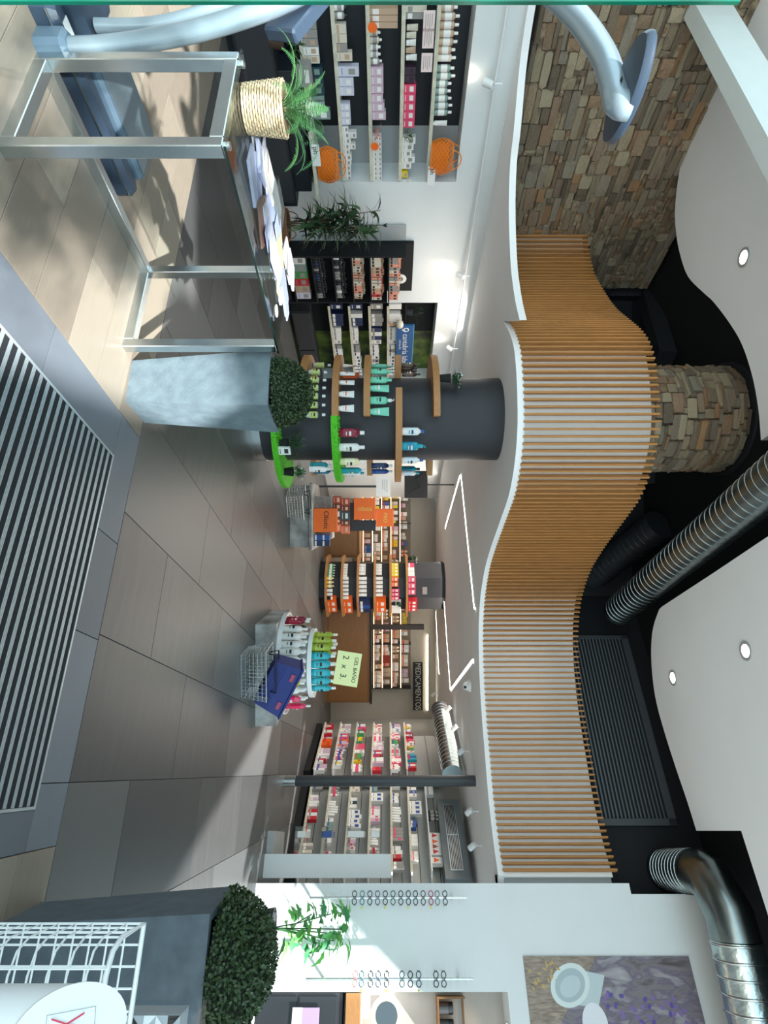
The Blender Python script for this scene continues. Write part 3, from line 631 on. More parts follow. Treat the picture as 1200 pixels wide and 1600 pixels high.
for i, (kind, cols_, w, h) in enumerate((('box', [(WHT)], .1, .2), ('jar', [BLK, NVY, GRY], .045, .11), ('jar', [BLK, GRY, WHT], .045, .11), ('box', [SAL, TAN, CRM], .045, .12), ('box', [SAL, RED, CRM, TAN], .05, .14), ('box', [SAL, CRM, GRY], .05, .13))):
    lab = 'on the %s tier of the black make-up stand' % ORD[i]
    if i == 0:
        for k, c in enumerate((WHT, SAGE, GRN, RED, TAN, LAV)): run(a_, b_, ZM[0], 'box', .12, .2, .14, [c], lab, 'wide boxes low on the make-up stand', u0=k / 6 * .97, u1=k / 6 * .97 + .17, max_n=1)
    else:
        for sb in (.02, .11): run(a_, b_, ZM[i] + (.015 if sb > .1 else 0), kind, w, h + (.02 if sb > .1 else 0), w, cols_, lab + (', back row' if sb > .1 else ', front row'), 'make-up on the %s tier' % ORD[i], setback=sb, cap=BLK if i < 3 else WHT, c2=BLK, hv=.12)
wc = E('wall_panel_unit', 'pale grey low panel on the wall above the black cabinet line by the make-up stand', 'panel', rp(-6.47, y0 - .25, 1.75), PI / 2 - TH); part('panel', MB().cbox(0, .22, 0, .02, -1.1, .0, .003), M_grey, wc)
# ------------------------------------------------------------------ left wall: niche C with the blue sign
ZC = [.62, .93, 1.24, 1.53]
for i, z in enumerate(ZC): shelfL(NC0 + .05, NC1 - .03, z, WXS, WXB + .06, 'wall_shelf', '%s black shelf of the dark niche with the blue sign' % ORD[i], M_black)
cb = E('base_cabinet', 'black low cabinet under the dark niche with the blue sign', 'cabinet', rp(-6.3, NC0 - .02, 0), PI / 2 - TH); part('body', MB().cbox(0, NC1 - NC0, 0, .19, 0.05, .34, .004), M_navy, cb)
for k in range(2): part('door', MB().cbox(.02 + k * .85, .84 + k * .85, -.012, 0, .07, .32, .002), M_char, cb)
AREA[0] = 'skincare_box'
def nicC(i, Y0, Y1, *a, **k): run(lwx(WXS, Y0), lwx(WXS, Y1), ZC[i], *a, 'on the %s shelf of the dark niche' % ORD[i], 'products on the %s shelf of the dark niche' % ORD[i], **k)
for i in range(4):
    nicC(i, 478, 492, 'box', .1, .19, .1, [(NVY, NVY, GRY, WHT)[i]], c2=WHT); nicC(i, 493, 514, 'box', .085, .2, .08, [(NVY, NVY, GRY, WHT)[i], (BLU, WHT, GRY, GRY)[i]], c2=WHT, hv=.1)
    nicC(i, 515, 540, 'box', .09, (.13, .1, .17, .16)[i], .07, [(WHT, WHT, NVY, WHT)[i], WHT], hv=.1); nicC(i, 542, 590, 'box', .085, .12, .08, [WHT, WHT, GRY], c2=NVY, hv=.2, stack=1)
p0 = rp(-6.42, wyL(509, -6.42), 1.62); ws = (wyL(568, -6.42) - wyL(509, -6.42)); sg = E('blue_brand_sign', 'blue illuminated sign lettered cantabria labs in the dark niche', 'sign', p0, PI / 2 - TH)
part('board', MB().cbox(0, ws, 0, .04, .03, .30, .004), mat('sign_blue', (20, 84, 142), .4, noise=.03), sg); part('top_edge', MB().box(0, ws, -.002, .03, .30, .31), cm((90, 170, 220)), sg)
text('lettering', 'cantabria labs', .135, M_plastic, sg, (ws * .60, -.003, .175), (PI / 2, 0, 0)); text('small_lettering', 'celebrate life', .045, M_plastic, sg, (ws * .47, -.003, .09), (PI / 2, 0, 0))
b = MB(); b.tube([(.09 + .035 * math.cos(a * PI / 8), -.004, .185 + .035 * math.sin(a * PI / 8)) for a in range(16)], .009, 5, closed=True); b.tube([(.055, -.004, .165), (.09, -.004, .115), (.125, -.004, .165)], .009, 5); part('emblem', b, M_plastic, sg)
t = E('wooden_globe', 'small wooden holder with a round white top on the fourth shelf of the dark niche', 'ornament', rp(-6.42, wyL(507, -6.42), 1.535)); part('stand', MB().lathe([(.05, 0), (.012, .02), (.012, .1)], 16), M_oak, t, smooth=40); part('ball', MB().lathe([(.001, .1), (.05, .12), (.07, .16), (.05, .21), (.001, .225)], 18), cm(CRM), t, smooth=60)
t = E('potted_tuft', 'dim grey green tuft plant at the upper corner of the dark niche', 'plant', rp(-6.6, wyL(487, -6.6), 1.9)); sprig((0, 0, 0), .1, 50, M_bamboo, 9, t, .16, .012, .8); part('pot', MB().lathe([(.05, -.1), (.07, 0)], 14), M_char, t)
shelfL(NC0 + .05, NC0 + .6, 1.8, WXS - .02, WXB + .06, 'wall_shelf', 'short high shelf in the dark niche holding the tuft plant', M_black, False)
# rail with spots along the left wall top
rl = E('lighting_rail', 'white lighting rail along the top of the left wall', 'rail', rp(-6.38, 2.0, 2.6), PI / 2 - TH); part('tube', MB().tube([(0, 0, 0), (9.5, 0, 0)], .014, 8), M_plastic, rl, smooth=50)
for k in range(8): part('bracket', MB().tube([(.5 + k * 1.2, 0, 0), (.5 + k * 1.2, .11, .0)], .008, 6), M_plastic, rl)
def spot(loc, label, d, e=12, grp=None, z=0):
    t = E('spotlight', label, 'spotlight', loc, z, grp); dv = Vector(d).normalized(); q = dv.to_track_quat('Z', 'Y').to_matrix().to_4x4()
    part('stem', MB().tube([(0, 0, .13), (0, 0, .0)], .009, 6), M_plastic, t)
    part('head', MB().lathe([(.001, -.05), (.036, -.048), (.04, .0), (.04, .06), (.034, .062), (.032, .05), (.001, .05)], 18).xf(q), M_plastic, t, smooth=40)
    part('lens', MB().lathe([(.031, .052), (.001, .054)], 16).xf(q), M_bulb if e else M_plastic, t)
    if e: light('spotlight_beam', 'SPOT', Vector(loc) + dv * .08, e, (1, .86, .68), d, spot_size=1.35, spot_blend=.7, shadow_soft_size=.04)
    return t
for k, Y in enumerate((131, 431, 545)):
    wx_ = -6.33; spot(rp(wx_, wyL(Y, wx_), 2.53), ('white spotlight on the left rail above the wide niche', 'white spotlight on the left rail above the make-up stand', 'white spotlight on the left rail above the blue sign')[k], Vector(rp(-1.0, (.0, .1, -.35)[k], 0)) * .62 + Vector((0, 0, -.9)), (1.8, 2.6, 2.6)[k])
# ------------------------------------------------------------------ charcoal column with shelves
cl = E('display_column', 'round charcoal column in the middle, ringed by oak display shelves', 'column', C1); RCOL = .475
part('shaft', MB().lathe([(RCOL, 0.09), (RCOL, ZL)], 64), M_char, cl, smooth=40); part('steel_skirt', MB().lathe([(RCOL + .01, 0), (RCOL + .01, .09), (RCOL, .092)], 48), M_chrome, cl, smooth=40)
RO = .735
def arcshelf(a0, a1, z, label, m=M_oak, grass=False, th=.07, ro=RO):
    n = max(4, int(abs(a1 - a0) / .09)); A = [a0 + (a1 - a0) * i / n for i in range(n + 1)]
    poly = [(ro * math.cos(a), ro * math.sin(a)) for a in A] + [((RCOL + .003) * math.cos(a), (RCOL + .003) * math.sin(a)) for a in reversed(A)]
    t = E('curved_shelf', label, 'shelf', C1 + Vector((0, 0, z))); part('board', MB().prism(poly, -th, 0), m, t)
    if grass:
        b = MB(); rr = random.Random(int(z * 100))
        for i in range(900):
            a = rr.uniform(a0, a1); e = rr.random(); 
            if e < .55: r, zz, o = ro, rr.uniform(-th, .0), Vector((math.cos(a), math.sin(a), .4))
            else: r, zz, o = rr.uniform(RCOL + .02, ro), .0, Vector((0, 0, 1))
            c = Vector((r * math.cos(a), r * math.sin(a), zz)); o = (o + Vector((rr.gauss(0, .35), rr.gauss(0, .35), rr.gauss(0, .3)))).normalized() * rr.uniform(.014, .028)
            s = Vector((-math.sin(a), math.cos(a), 0)) * .004; b.add([c - s, c + s, c + o], [(0, 1, 2)])
        g = part('grass_blades', b, M_grass, t); g['kind'] = 'stuff'
    return t
D2 = math.radians
A_FR = D2(-84)
for z, w_ in ((.63, 'lowest'), (1.32, 'middle'), (2.06, 'highest')): arcshelf(A_FR, D2(-330), z, '%s oak shelf sweeping round the left side of the charcoal column' % w_)
arcshelf(A_FR, D2(-190), .985, 'oak half shelf on the column left side, carrying small orange and white tubes')
arcshelf(D2(-108), D2(40), 1.66, 'oak half shelf on the column right side, carrying blue and white bottles')
arcshelf(D2(-84), D2(40), .975, 'grass-covered half shelf on the right side of the charcoal column', M_grass, True)
arcshelf(D2(-80), D2(40), .33, 'lowest grass-covered shelf at the foot of the charcoal column', M_grass, True, .05, .8)
arcshelf(D2(-8), D2(30), .64 - .02, 'short oak shelf piece at the right edge of the column, low', ro=.74) if False else None
arcshelf(D2(-240), D2(-158), 1.66, 'short oak shelf piece at the far left edge of the charcoal column')
def phi(Y, r):
    best = None
    for i in range(0, 721):
        a = D2(-215 + i * .35); x = C1.x + r * math.cos(a); y = C1.y + r * math.sin(a); e = abs(CY + x / y * F - Y)
        if y < C1.y + .3 and (best is None or e < best[0] - 1e-6): best = (e, a)
    return best[1]
def oncol(name, z, Y, r, label, cat, group, build):
    a = phi(Y, r); t = E(name, label, cat, C1 + Vector((r * math.cos(a), r * math.sin(a), z)), a + PI / 2, group); build(t); return t
def bottle3(w, h, c, lc, cap, sq=.75, pump=False, clear=False):
    def f(t):
        r = w / 2; mb_ = cm(c, .25) if not clear else M_acr
        O('body', seg('body', lambda: MB().lathe([(r * .9, 0), (r, .008), (r, h * .7), (r * .55, h * .79), (r * .4, h * .81), (r * .4, h * .84)], 20, sy=sq), mb_, ('b3', w, h, c, clear), 40), t)
        O('label', seg('label', lambda: MB().lathe([(r * 1.015, h * .2), (r * 1.015, h * .6)], 20, sy=sq), cm(lc, .5), ('l3', w, h, lc), 40), t)
        O('cap', seg('cap', lambda: MB().lathe([(r * .46, h * .83), (r * .46, h * .97), (r * .38, h)], 14, sy=sq), cm(cap, .35), ('c3', w, h, cap), 40), t)
        O('print', seg('print', lambda: MB().box(-r * .5, r * .5, -r * sq - .0035, -r * sq * .9, h * .42, h * .5).box(-r * .4, r * .4, -r * sq - .003, -r * sq * .9, h * .3, h * .33), cm(BLK if sum(lc) > 420 else WHT, .5), ('p3', w, h, lc)), t)
        if pump: O('pump', seg('pump', lambda: MB().tube([(0, 0, h * .98), (0, 0, h * 1.1), (0, -.035, h * 1.09)], .007, 6), cm(cap), ('pu', w, h, cap)), t)
        if clear: O('liquid', seg('liquid', lambda: MB().lathe([(r * .85, .008), (r * .95, .02), (r * .95, h * .62)], 16, sy=sq), cm((196, 204, 196), .2), ('lq', w, h), 40), t)
    return f
def tube3(w, h, c, cap, stripe):
    def f(t):
        def tb():
            m = MB(); n = 18; v = []; K = 7
            for k in range(K):
                q = k / (K - 1); sx = w * (.38 + .12 * q); sy = w * .34 * (1 - q) ** .8 + .0015
                for i in range(n): a = 2 * PI * i / n; v.append((sx * math.cos(a), sy * math.sin(a), h * (.13 + .87 * q)))
            return m.add(v, [(k * n + i, k * n + (i + 1) % n, (k + 1) * n + (i + 1) % n, (k + 1) * n + i) for k in range(K - 1) for i in range(n)] + [tuple((K - 1) * n + i for i in range(n))])
        O('body', seg('body', tb, cm(c, .35), ('t3', w, h, c), 40), t)
        O('cap', seg('cap', lambda: MB().lathe([(w * .33, 0), (w * .33, h * .14)], 16), cm(cap, .35), ('tc', w, h, cap), 40), t)
        O('print', seg('print', lambda: MB().box(-w * .28, w * .28, -w * .27, -w * .1, h * .42, h * .5).box(-w * .18, w * .18, -w * .3, -w * .1, h * .28, h * .31), cm(stripe, .5), ('tp', w, h, stripe)), t)
    return f
for k, Y in enumerate((571, 582, 594, 606, 619, 633, 648)):
    oncol('water_bottle', .63, Y, .63, 'clear bottle with yellow-green label on the lowest left column shelf', 'bottle', 'clear bottles on the lowest column shelf', bottle3(.07, .21, WHT, (196, 206, 120), WHT, 1, clear=True))
for k, Y in enumerate((572, 584, 598, 616, 638)):
    oncol('cream_tube', .985, Y, .62, 'white tube with orange print on the second left column shelf', 'tube', 'white tubes on the second column shelf', tube3(.07 + .012 * (k > 2), .16, WHT, WHT, ORG))
for k, Y in enumerate((570, 586)): oncol('product_box', .985, Y, .5, 'orange carton behind the white tubes of the second column shelf', 'box', 'orange cartons on the second column shelf', lambda t: O('carton_body', P_box(.09, .19, .07, ORG, WHT, 1), t))
for k, Y in enumerate((573, 581, 594, 607, 626, 643)):
    pu = k == 4; oncol('mint_bottle' if k in (0, 1, 2, 4) else 'mint_tube', 1.32, Y, .62, ('mint green pump bottle, near the right end of the middle column shelf' if pu else 'mint green flat-topped bottle on the middle left column shelf' if k in (0, 1, 2) else 'mint green cream tube on the middle left column shelf'), 'bottle' if k in (0, 1, 2, 4) else 'tube', None if pu else ('mint bottles on the middle shelf' if k < 3 else 'mint tubes on the middle shelf'), bottle3(.085, .23, MINT, MINT, WHT if pu else MINT, .7, pump=pu) if k in (0, 1, 2, 4) else tube3(.095, .2, MINT, MINT, WHT))
for Y, c, lc, cap_, h, nm_ in ((676, MAR, (146, 40, 64), WHT, .28, 'maroon bottle with white cap'), (699, WHT, (236, 234, 228), WHT, .28, 'white bottle with white cap'), (721, (232, 220, 176), (240, 232, 200), WHT, .27, 'pale yellow bottle with white cap'), (735, CYN, (22, 140, 150), WHT, .28, 'turquoise bottle with white cap'), (744, WHT, WHT, CYN, .25, 'white bottle at the right end')):
    oncol('gel_bottle', .975, Y, .63, nm_ + ' on the grass shelf of the charcoal column', 'bottle', 'bottles on the grass shelf', bottle3(.095, h, c, lc, cap_, .7))
for k, (Y, c, cap_, h) in enumerate(((674, WHT, BLU, .24), (697, CYN, CYN, .23), (719, WHT, BLU, .24), (733, CYN, NVY, .24), (743, WHT, CYN, .22))):
    oncol('lotion_bottle', 1.66, Y, .63, ('white lotion bottle with blue cap, first from the left' , 'turquoise pump bottle, second from the left', 'white lotion bottle with blue cap, third from the left', 'turquoise bottle with navy cap, fourth from the left', 'small white bottle at the right end')[k] + ' on the right oak column shelf', 'bottle', 'bottles on the right oak shelf', bottle3(.1 if k % 2 else .085, h, c, (210, 226, 236) if c == WHT else (24, 136, 168), cap_, .7, pump=(k == 1)))
for k, (Y, z, c) in enumerate(((728, 1.32, NVY), (738, 1.32, BLU), (727, .63, CYN), (738, .63, (40, 110, 140)), (733, .63, WHT))):
    oncol('gel_bottle', z, Y, .61 if k != 4 else .7, ('navy bottle low under the right oak shelf', 'blue bottle beside the navy one, column right edge', 'turquoise bottle under the grass shelf edge', 'deep blue bottle under the grass shelf edge', 'white bottle under the grass shelf edge')[k], 'bottle', 'bottles at the right edge of the column', bottle3(.085, .24, c, c, WHT, .7))
for k, Y in enumerate((571, 576, 580, 585)): oncol('dark_spray', 1.66, Y, .66, 'dark brown slim bottle behind the left edge of the column', 'bottle', 'dark slim bottles at the column left edge', bottle3(.05, .2, (60, 44, 36), (90, 66, 50), BLK, 1))
def potted(t, r, h, mleaf, seed, flowers=True, potc=M_black, ln=.1):
    part('pot', MB().lathe([(r * .75, 0), (r, h), (r * .92, h), (r * .9, h - .01), (.001, h - .01)], 18), potc, t, smooth=40)
    sprig((0, 0, h), r * 1.3, 60, mleaf, seed, t, ln, .022, .8)
    if flowers:
        rr = random.Random(seed); fm = MB()
        for q in range(5): a = 2 * PI * q / 5; fm.add([(0, 0, 0), (.016 * math.cos(a - .5), .016 * math.sin(a - .5), .004), (.022 * math.cos(a), .022 * math.sin(a), .006), (.016 * math.cos(a + .5), .016 * math.sin(a + .5), .004)], [(0, 1, 2, 3)])
        fme = fm.mesh('flower', cm((240, 240, 236), .6))
        for q in range(9): O('flower', fme, t, (rr.gauss(0, r * .9), rr.gauss(0, r * .9) - .02, h + ln * rr.uniform(.7, 1.15)), 0, (rr.uniform(-.9, .9), rr.uniform(-.9, .9), 0))
oncol('potted_plant', 2.06, 591, .62, 'small potted plant with white flowers on the highest column shelf', 'plant', None, lambda t: potted(t, .05, .13, M_fern, 21))
oncol('potted_plant', .33, 693, .66, 'dark green wispy plant in a black pot on the low grass shelf', 'plant', None, lambda t: potted(t, .055, .1, M_bamboo, 22, False, ln=.15))
oncol('potted_plant', .33, 737, .67, 'white-flowered plant in a black pot at the right of the low grass shelf', 'plant', None, lambda t: potted(t, .055, .1, M_fern, 23))
oncol('white_label_box', .33, 704, .72, 'little white box with black script in front of the wispy plant', 'box', None, lambda t: (O('carton_body', P_box(.09, .13, .03, WHT, BLK, 1), t, (0, 0, .0))))
# ------------------------------------------------------------------ low ceiling lights
def led(a, b2, label):
    A = FZ(*a, ZL); B = FZ(*b2, ZL); L = (B - A).length; t = E('linear_light', label, 'ceiling light', A, math.atan2((B - A).y, (B - A).x))
    part('diffuser', MB().box(0, L, -.028, .028, -.022, 0), M_led, t); part('channel', MB().box(-.008, L + .008, -.036, -.028, -.02, .0).box(-.008, L + .008, .028, .036, -.02, .0), M_plastic, t)
led((722, 742), (743, 950), 'longest linear ceiling light, parallel to the oak slats'); led((720, 745), (697, 825), 'short linear ceiling light branching left from the long one')
led((692, 893), (705, 1077), 'linear ceiling light running towards the dome camera'); led((706, 1078), (740, 1033), 'short slanting linear light beside the dome camera')
led((682, 956), (687, 1052), 'linear ceiling light over the middle of the shop back'); t = E('linear_light', 'farthest linear light, fixed to the back wall above the medicines sign', 'wall light', (W(600, 992, 15.27).x, 15.27, 2.56)); part('diffuser', MB().box(0, 2.0, -.02, 0, .0, .016), M_led, t); part('channel', MB().box(-.02, 2.02, -.01, .03, .02, .03), M_plastic, t)
cd = FZ(735, 1072, ZL); t = E('dome_camera', 'white dome security camera on the low ceiling', 'camera', cd); part('base', MB().lathe([(.09, 0), (.09, -.03), (.075, -.05)], 24), M_plastic, t, smooth=40)
part('ball', MB().lathe([(.07, -.045), (.062, -.085), (.04, -.11), (.001, -.12)], 24), M_plastic, t, smooth=60); part('lens', MB().lathe([(.025, 0), (.02, .008), (.001, .01)], 16).xf(Matrix.Rotation(PI * .6, 4, 'X')), M_print, t, (0, -.052, -.085))
# ------------------------------------------------------------------ right wall shelves
def bay(P0, P1, zs, lab, unit, palettes, depth=.3, seed=1, plinth=True):
    P0 = Vector((*P0, 0)); P1 = Vector((*P1, 0)); D = (P1 - P0); L = D.length; th = math.atan2(D.y, D.x)
    t = E('wall_shelving', lab, 'shelving', P0, th)
    part('back_panel', MB().cbox(0, L, depth, depth + .03, .02, 2.5, .003), M_slatw, t)
    gm = MB().box(0, L, depth - .004, depth, -.005, .005).mesh('groove', M_dgrey)
    for z in (.3, .7, 1.05, 1.4, 1.72, 2.0, 2.3): O('groove', gm, t, (0, 0, z))
    bm2 = MB().cbox(0, L, 0, depth, -.02, 0, .002).mesh('shelf', M_plastic); pm = MB().box(0, L, -.004, 0, -.03, .004).mesh('price_strip', mat('price_strip', (205, 200, 180), .5))
    for z in zs: O('shelf', bm2, t, (0, 0, z)); O('price_strip', pm, t, (0, 0, z))
    if plinth: part('plinth', MB().box(0, L, .02, depth, 0, .12), M_black, t)
    rr = random.Random(seed)
    for i, z in enumerate(zs):
        u = 0.01
        while u < .93:
            ln = rr.uniform(.1, .2); kind, cols_, w, h = rr.choice(palettes)
            run(P0, P1, z, kind, w, h, .07, cols_, 'on the %s shelf of %s' % (ORD[i], unit), 'products on the %s shelf of %s' % (ORD[i], unit), u0=u, u1=min(.99, u + ln), hv=rr.choice((0, .15, .3)), stack=1, c2=rr.choice((WHT, RED, BLU, GRY, PINK)))
            u += ln + rr.choice((0, .02, .05))
    return t
AREA[0] = 'medicine_box'
PAL = [('box', [WHT, CRM], .07, .12), ('box', [WHT, LIL], .06, .15), ('box', [WHT], .09, .2), ('box', [WHT, RED], .07, .15), ('bottle', [WHT, GRY], .05, .14), ('box', [TEAL, BLU, WHT], .07, .13), ('tube', [WHT], .05, .15), ('box', [WHT, SAGE], .08, .1), ('box', [CRM, GRY], .06, .17)]
PALC = [('box', [RED, WHT], .06, .16), ('box', [PINK, WHT], .06, .18), ('box', [WHT, LIL], .07, .2), ('box', [GRN, WHT, YEL], .06, .14), ('bottle', [WHT, PINK], .05, .17), ('box', [BLU, WHT, CYN], .07, .18), ('box', [LIL, ORG], .07, .2)]
ZR = [.2, .53, .88, 1.23, 1.58, 1.87]
bay((4.70, 10.15), (5.22, 8.35), ZR, 'curved white wall shelving right of the thin dark post', 'right medicine bay', PAL, seed=3)
bay((4.49, 12.3), (4.60, 10.3), ZR, 'white wall shelving left of the thin dark post, crowded with colourful cartons', 'left medicine bay', PALC, seed=4)
p0 = Vector((4.70, 10.15, 0)); p1 = Vector((5.22, 8.35, 0))
for k, u in enumerate((.62, .68, .73, .78, .86)):
    q = p0 + (p1 - p0) * u; 
    t = E('arrow_carton', '%s white carton with a red or orange arrowhead on the upper right shelving' % ('first', 'second', 'third', 'fourth', 'fifth')[k], 'box', q + Vector((.1, .03, 2.17)), math.atan2(-1.8, .52)); part('carton_body', MB().cbox(-.055, .055, -.04, .04, 0, .2, .002), cm(WHT), t)
    part('arrowhead', MB().add([(-.045, -.0412, .03), (.045, -.0412, .03), (0, -.0412, .12)], [(0, 1, 2)]), cm((RED, ORG, (150, 50, 40))[k % 3]), t)
O_ = E('wall_shelf', 'highest narrow shelf at the right with arrowhead cartons', 'shelf', p0 + Vector((0, 0, 2.165)), math.atan2(-1.8, .52)); part('board', MB().cbox(0, 1.85, 0, .3, -.02, 0, .002), M_plastic, O_)
run(p0, p1, 2.17, 'bottle', .07, .16, .07, [BLK], 'on the highest shelf at the right', 'black bottles high at the right', u0=.35, u1=.47); run(p0, p1, 2.17, 'box', .12, .12, .07, [ORG, WHT], 'on the highest shelf at the right', 'cartons high at the right', u0=.05, u1=.22)
# thin dark post
pc = Vector((3.94, 8.44, 0)); t = E('steel_post', 'thin round dark grey post with a steel foot before the medicine shelves', 'post', pc); part('shaft', MB().lathe([(.075, .16), (.075, ZL)], 28), mat('post_grey', (58, 62, 66), .45, noise=.03), t, smooth=40); part('steel_foot', MB().lathe([(.079, 0), (.079, .16), (.075, .162)], 28), M_chrome, t, smooth=40)
# overhead air units
ac = W(707, 1286, 7.9); t = E('air_conditioner', 'dark grey ducted air unit with a long grille above the right shelving', 'air conditioner', (5.0, 8.9, 2.33), math.atan2(-1.8, .52) + .0)
part('body', MB().cbox(-.75, .75, 0, .35, 0, .36, .01), M_louv, t); part('grille_frame', MB().box(-.62, .62, -.012, 0, .09, .27).box(-.01, .01, -.02, 0, .09, .27), M_alu, t)
gm = MB().box(-.6, -.005, -.02, -.012, -.006, .006).mesh('grille_bar', M_print)
for k in range(7):
    O('grille_bar', gm, t, (0, 0, .11 + k * .0235)); O('grille_bar', gm, t, (.61, 0, .11 + k * .0235))
a = W(684, 1108, 11.6); b2 = W(714, 1212, 9.3); a.z = b2.z = 2.56
dz = duct('short_duct', [a, b2], .17, 'short shiny round duct with an open grille end above the medicine shelves', .12); o = a
part('hanger', MB().tube([(0, 0, .17), (0, 0, ZL - 2.56)], .01, 6), M_char, dz); part('hanger', MB().tube([b2 - a + Vector((0, 0, .17)), b2 - a + Vector((0, 0, ZL - 2.56))], .01, 6), M_char, dz); part('end_grille', MB().lathe([(.172, -.002), (.172, .3)], 28).xf((b2 - a).to_track_quat('Z', 'Y').to_matrix().to_4x4()), M_dgrey, dz, smooth=40)
for k, (X, Y) in enumerate(((668, 1085), (692, 1107), (702, 1137), (713, 1174), (726, 1268), (731, 1322))):
    p = FZ(X + 12, Y, 2.7); p.z = 2.66; spot(p, ('first', 'second', 'third', 'fourth', 'fifth', 'sixth')[k] + ' white ceiling spotlight counted from the medicines sign to the right', (.75, .25, -.7), 9, 'spotlights along the right ceiling')
# ------------------------------------------------------------------ back of the shop
ct = E('wooden_counter', 'long brown wooden counter at the back of the shop', 'counter', (2.35, 13.75, 0)); part('body', MB().cbox(0, 2.2, 0, .5, 0, 1.09, .004), M_coun, ct)
for k in range(2): part('front_panel', MB().cbox(.05 + k * 1.07, 1.08 + k * 1.07, -.015, 0, .1, .98, .004), M_coun, ct)
part('top', MB().cbox(-.03, 2.23, -.03, .53, 1.09, 1.13, .004), M_print, ct)
ct = E('wooden_counter', 'shorter wooden counter behind the orange boxes, left of the shelved far column', 'counter', (-.2, 13.9, 0)); part('body', MB().cbox(0, 1.3, 0, .5, 0, .82, .004), M_coun, ct); part('top', MB().cbox(-.03, 1.33, -.03, .53, .82, .86, .004), M_oak, ct); part('front_panel', MB().cbox(.05, 1.25, -.015, 0, .1, .74, .004), M_coun, ct)
def backbay(x0, x1, zs, unit, seed, pal, z1=2.1):
    t = E('back_wall_shelving', 'lit shelving on the back wall, ' + unit, 'shelving', (x0, 15.0, 0)); L = x1 - x0
    part('back_panel', MB().cbox(0, L, .27, .3, .6, z1, .003), mat('shelf_back_warm', (128, 116, 100), .6, noise=.05), t)
    for u in range(int(L / .8) + 1): part('upright', MB().box(u * .8 * L / (int(L / .8) * .8) - .012, u * .8 * L / (int(L / .8) * .8) + .012, -.0, .27, .6, z1), M_dgrey, t)
    for i, z in enumerate(zs):
        part('shelf', MB().cbox(0, L, 0, .27, -.02, 0, .002), M_oak, t, (0, 0, z)); part('light_strip', MB().box(.02, L - .02, .01, .035, -.032, -.021), M_warm, t, (0, 0, z + .0))
        rr = random.Random(seed + i); u = .01
        while u < .95:
            ln = rr.uniform(.06, .16); kind, cols_, w, h = rr.choice(pal)
            run((x0, 15.0), (x1, 15.0), z, kind, w, min(h, .18), .07, cols_, 'on the %s back-wall shelf %s' % (ORD[i], unit), 'products on the %s back-wall shelf %s' % (ORD[i], unit), u0=u, u1=min(.99, u + ln), hv=rr.choice((0, .3)), gap=.01, c2=rr.choice((ORG, GRY, RED, TAN)))
            u += ln + .012
AREA[0] = 'pharmacy_carton'
PALB = [('box', [WHT, CRM], .09, .16), ('bottle', [CRM, WHT], .08, .17), ('box', [TAN, WHT], .1, .18), ('box', [LIL, WHT], .1, .16), ('box', [YEL, CRM], .08, .15), ('box', [WHT, BLU], .09, .17), ('box', [SAL, WHT], .1, .15)]
backbay(2.3, 4.6, [1.18, 1.40, 1.64, 1.88], 'below the medicines sign', 50, PALB, 2.12)
backbay(-.75, 1.35, [.9, 1.14, 1.38, 1.62, 1.86], 'left of the shelved far column', 70, PALB, 2.12)
t = E('medicines_sign', 'black sign lettered MEDICAMENTOS high on the back wall', 'sign', (W(652, 1036, 14.9).x, 14.95, 2.17)); part('board', MB().cbox(0, 1.24, 0, .05, 0, .25, .004), M_print, t); text('lettering', 'MEDICAMENTOS', .2, cm((190, 188, 180), .5), t, (.62, -.002, .125), (PI / 2, 0, 0), sx=.80)
t = O('wall_post', MB().cbox(-.06, .06, -.06, .06, 1.1, 2.42, .005).mesh('wall_post', mat('dark_brown_post', (44, 32, 28), .5)), None, (W(620, 990, 13.6).x, 14.4, 0)); tag(t, 'dark brown upright board standing left of the medicines sign', 'post')
t.location.z = 0; 
t = O('rust_panel', MB().cbox(-.1, .1, -.01, .01, 0, .2, .003).mesh('rust_panel', cm((150, 46, 20), .6)), None, (W(604, 1036, 14.6).x, 14.985, 1.385)); tag(t, 'small rust red square card on the lit back shelves', 'card')
t = E('wall_monitor', 'black monitor hanging at the back by the right edge of the column', 'monitor', (W(650, 757, 11).x, 11.0, 2.05), .0); part('screen', MB().cbox(-.26, .26, -.02, .02, -.22, .22, .006), M_print, t); part('bracket', MB().tube([(0, .02, .1), (0, .1, .3), (0, .1, ZL - 2.05)], .015, 6), M_char, t); part('cable', MB().tube([(-.2, -.03, .15), (-.1, -.05, .0), (.05, -.05, .1), (.15, -.04, -.1)], .01, 5), M_char, t)
t = E('white_notice', 'white printed notice card above the orange boxes', 'notice', (W(597, 760, 11).x, 11, 1.29)); part('card', MB().cbox(-.19, .19, -.004, .004, 0, .27, .002), M_plastic, t)
for q in range(3): part('print_line', MB().box(-.13, .05 + .03 * q, -.006, -.004, .12 + .04 * q, .13 + .04 * q), cm(GRY), t)
part('stand', MB().box(-.02, .02, .005, .02, -1.29, .1), M_char, t)
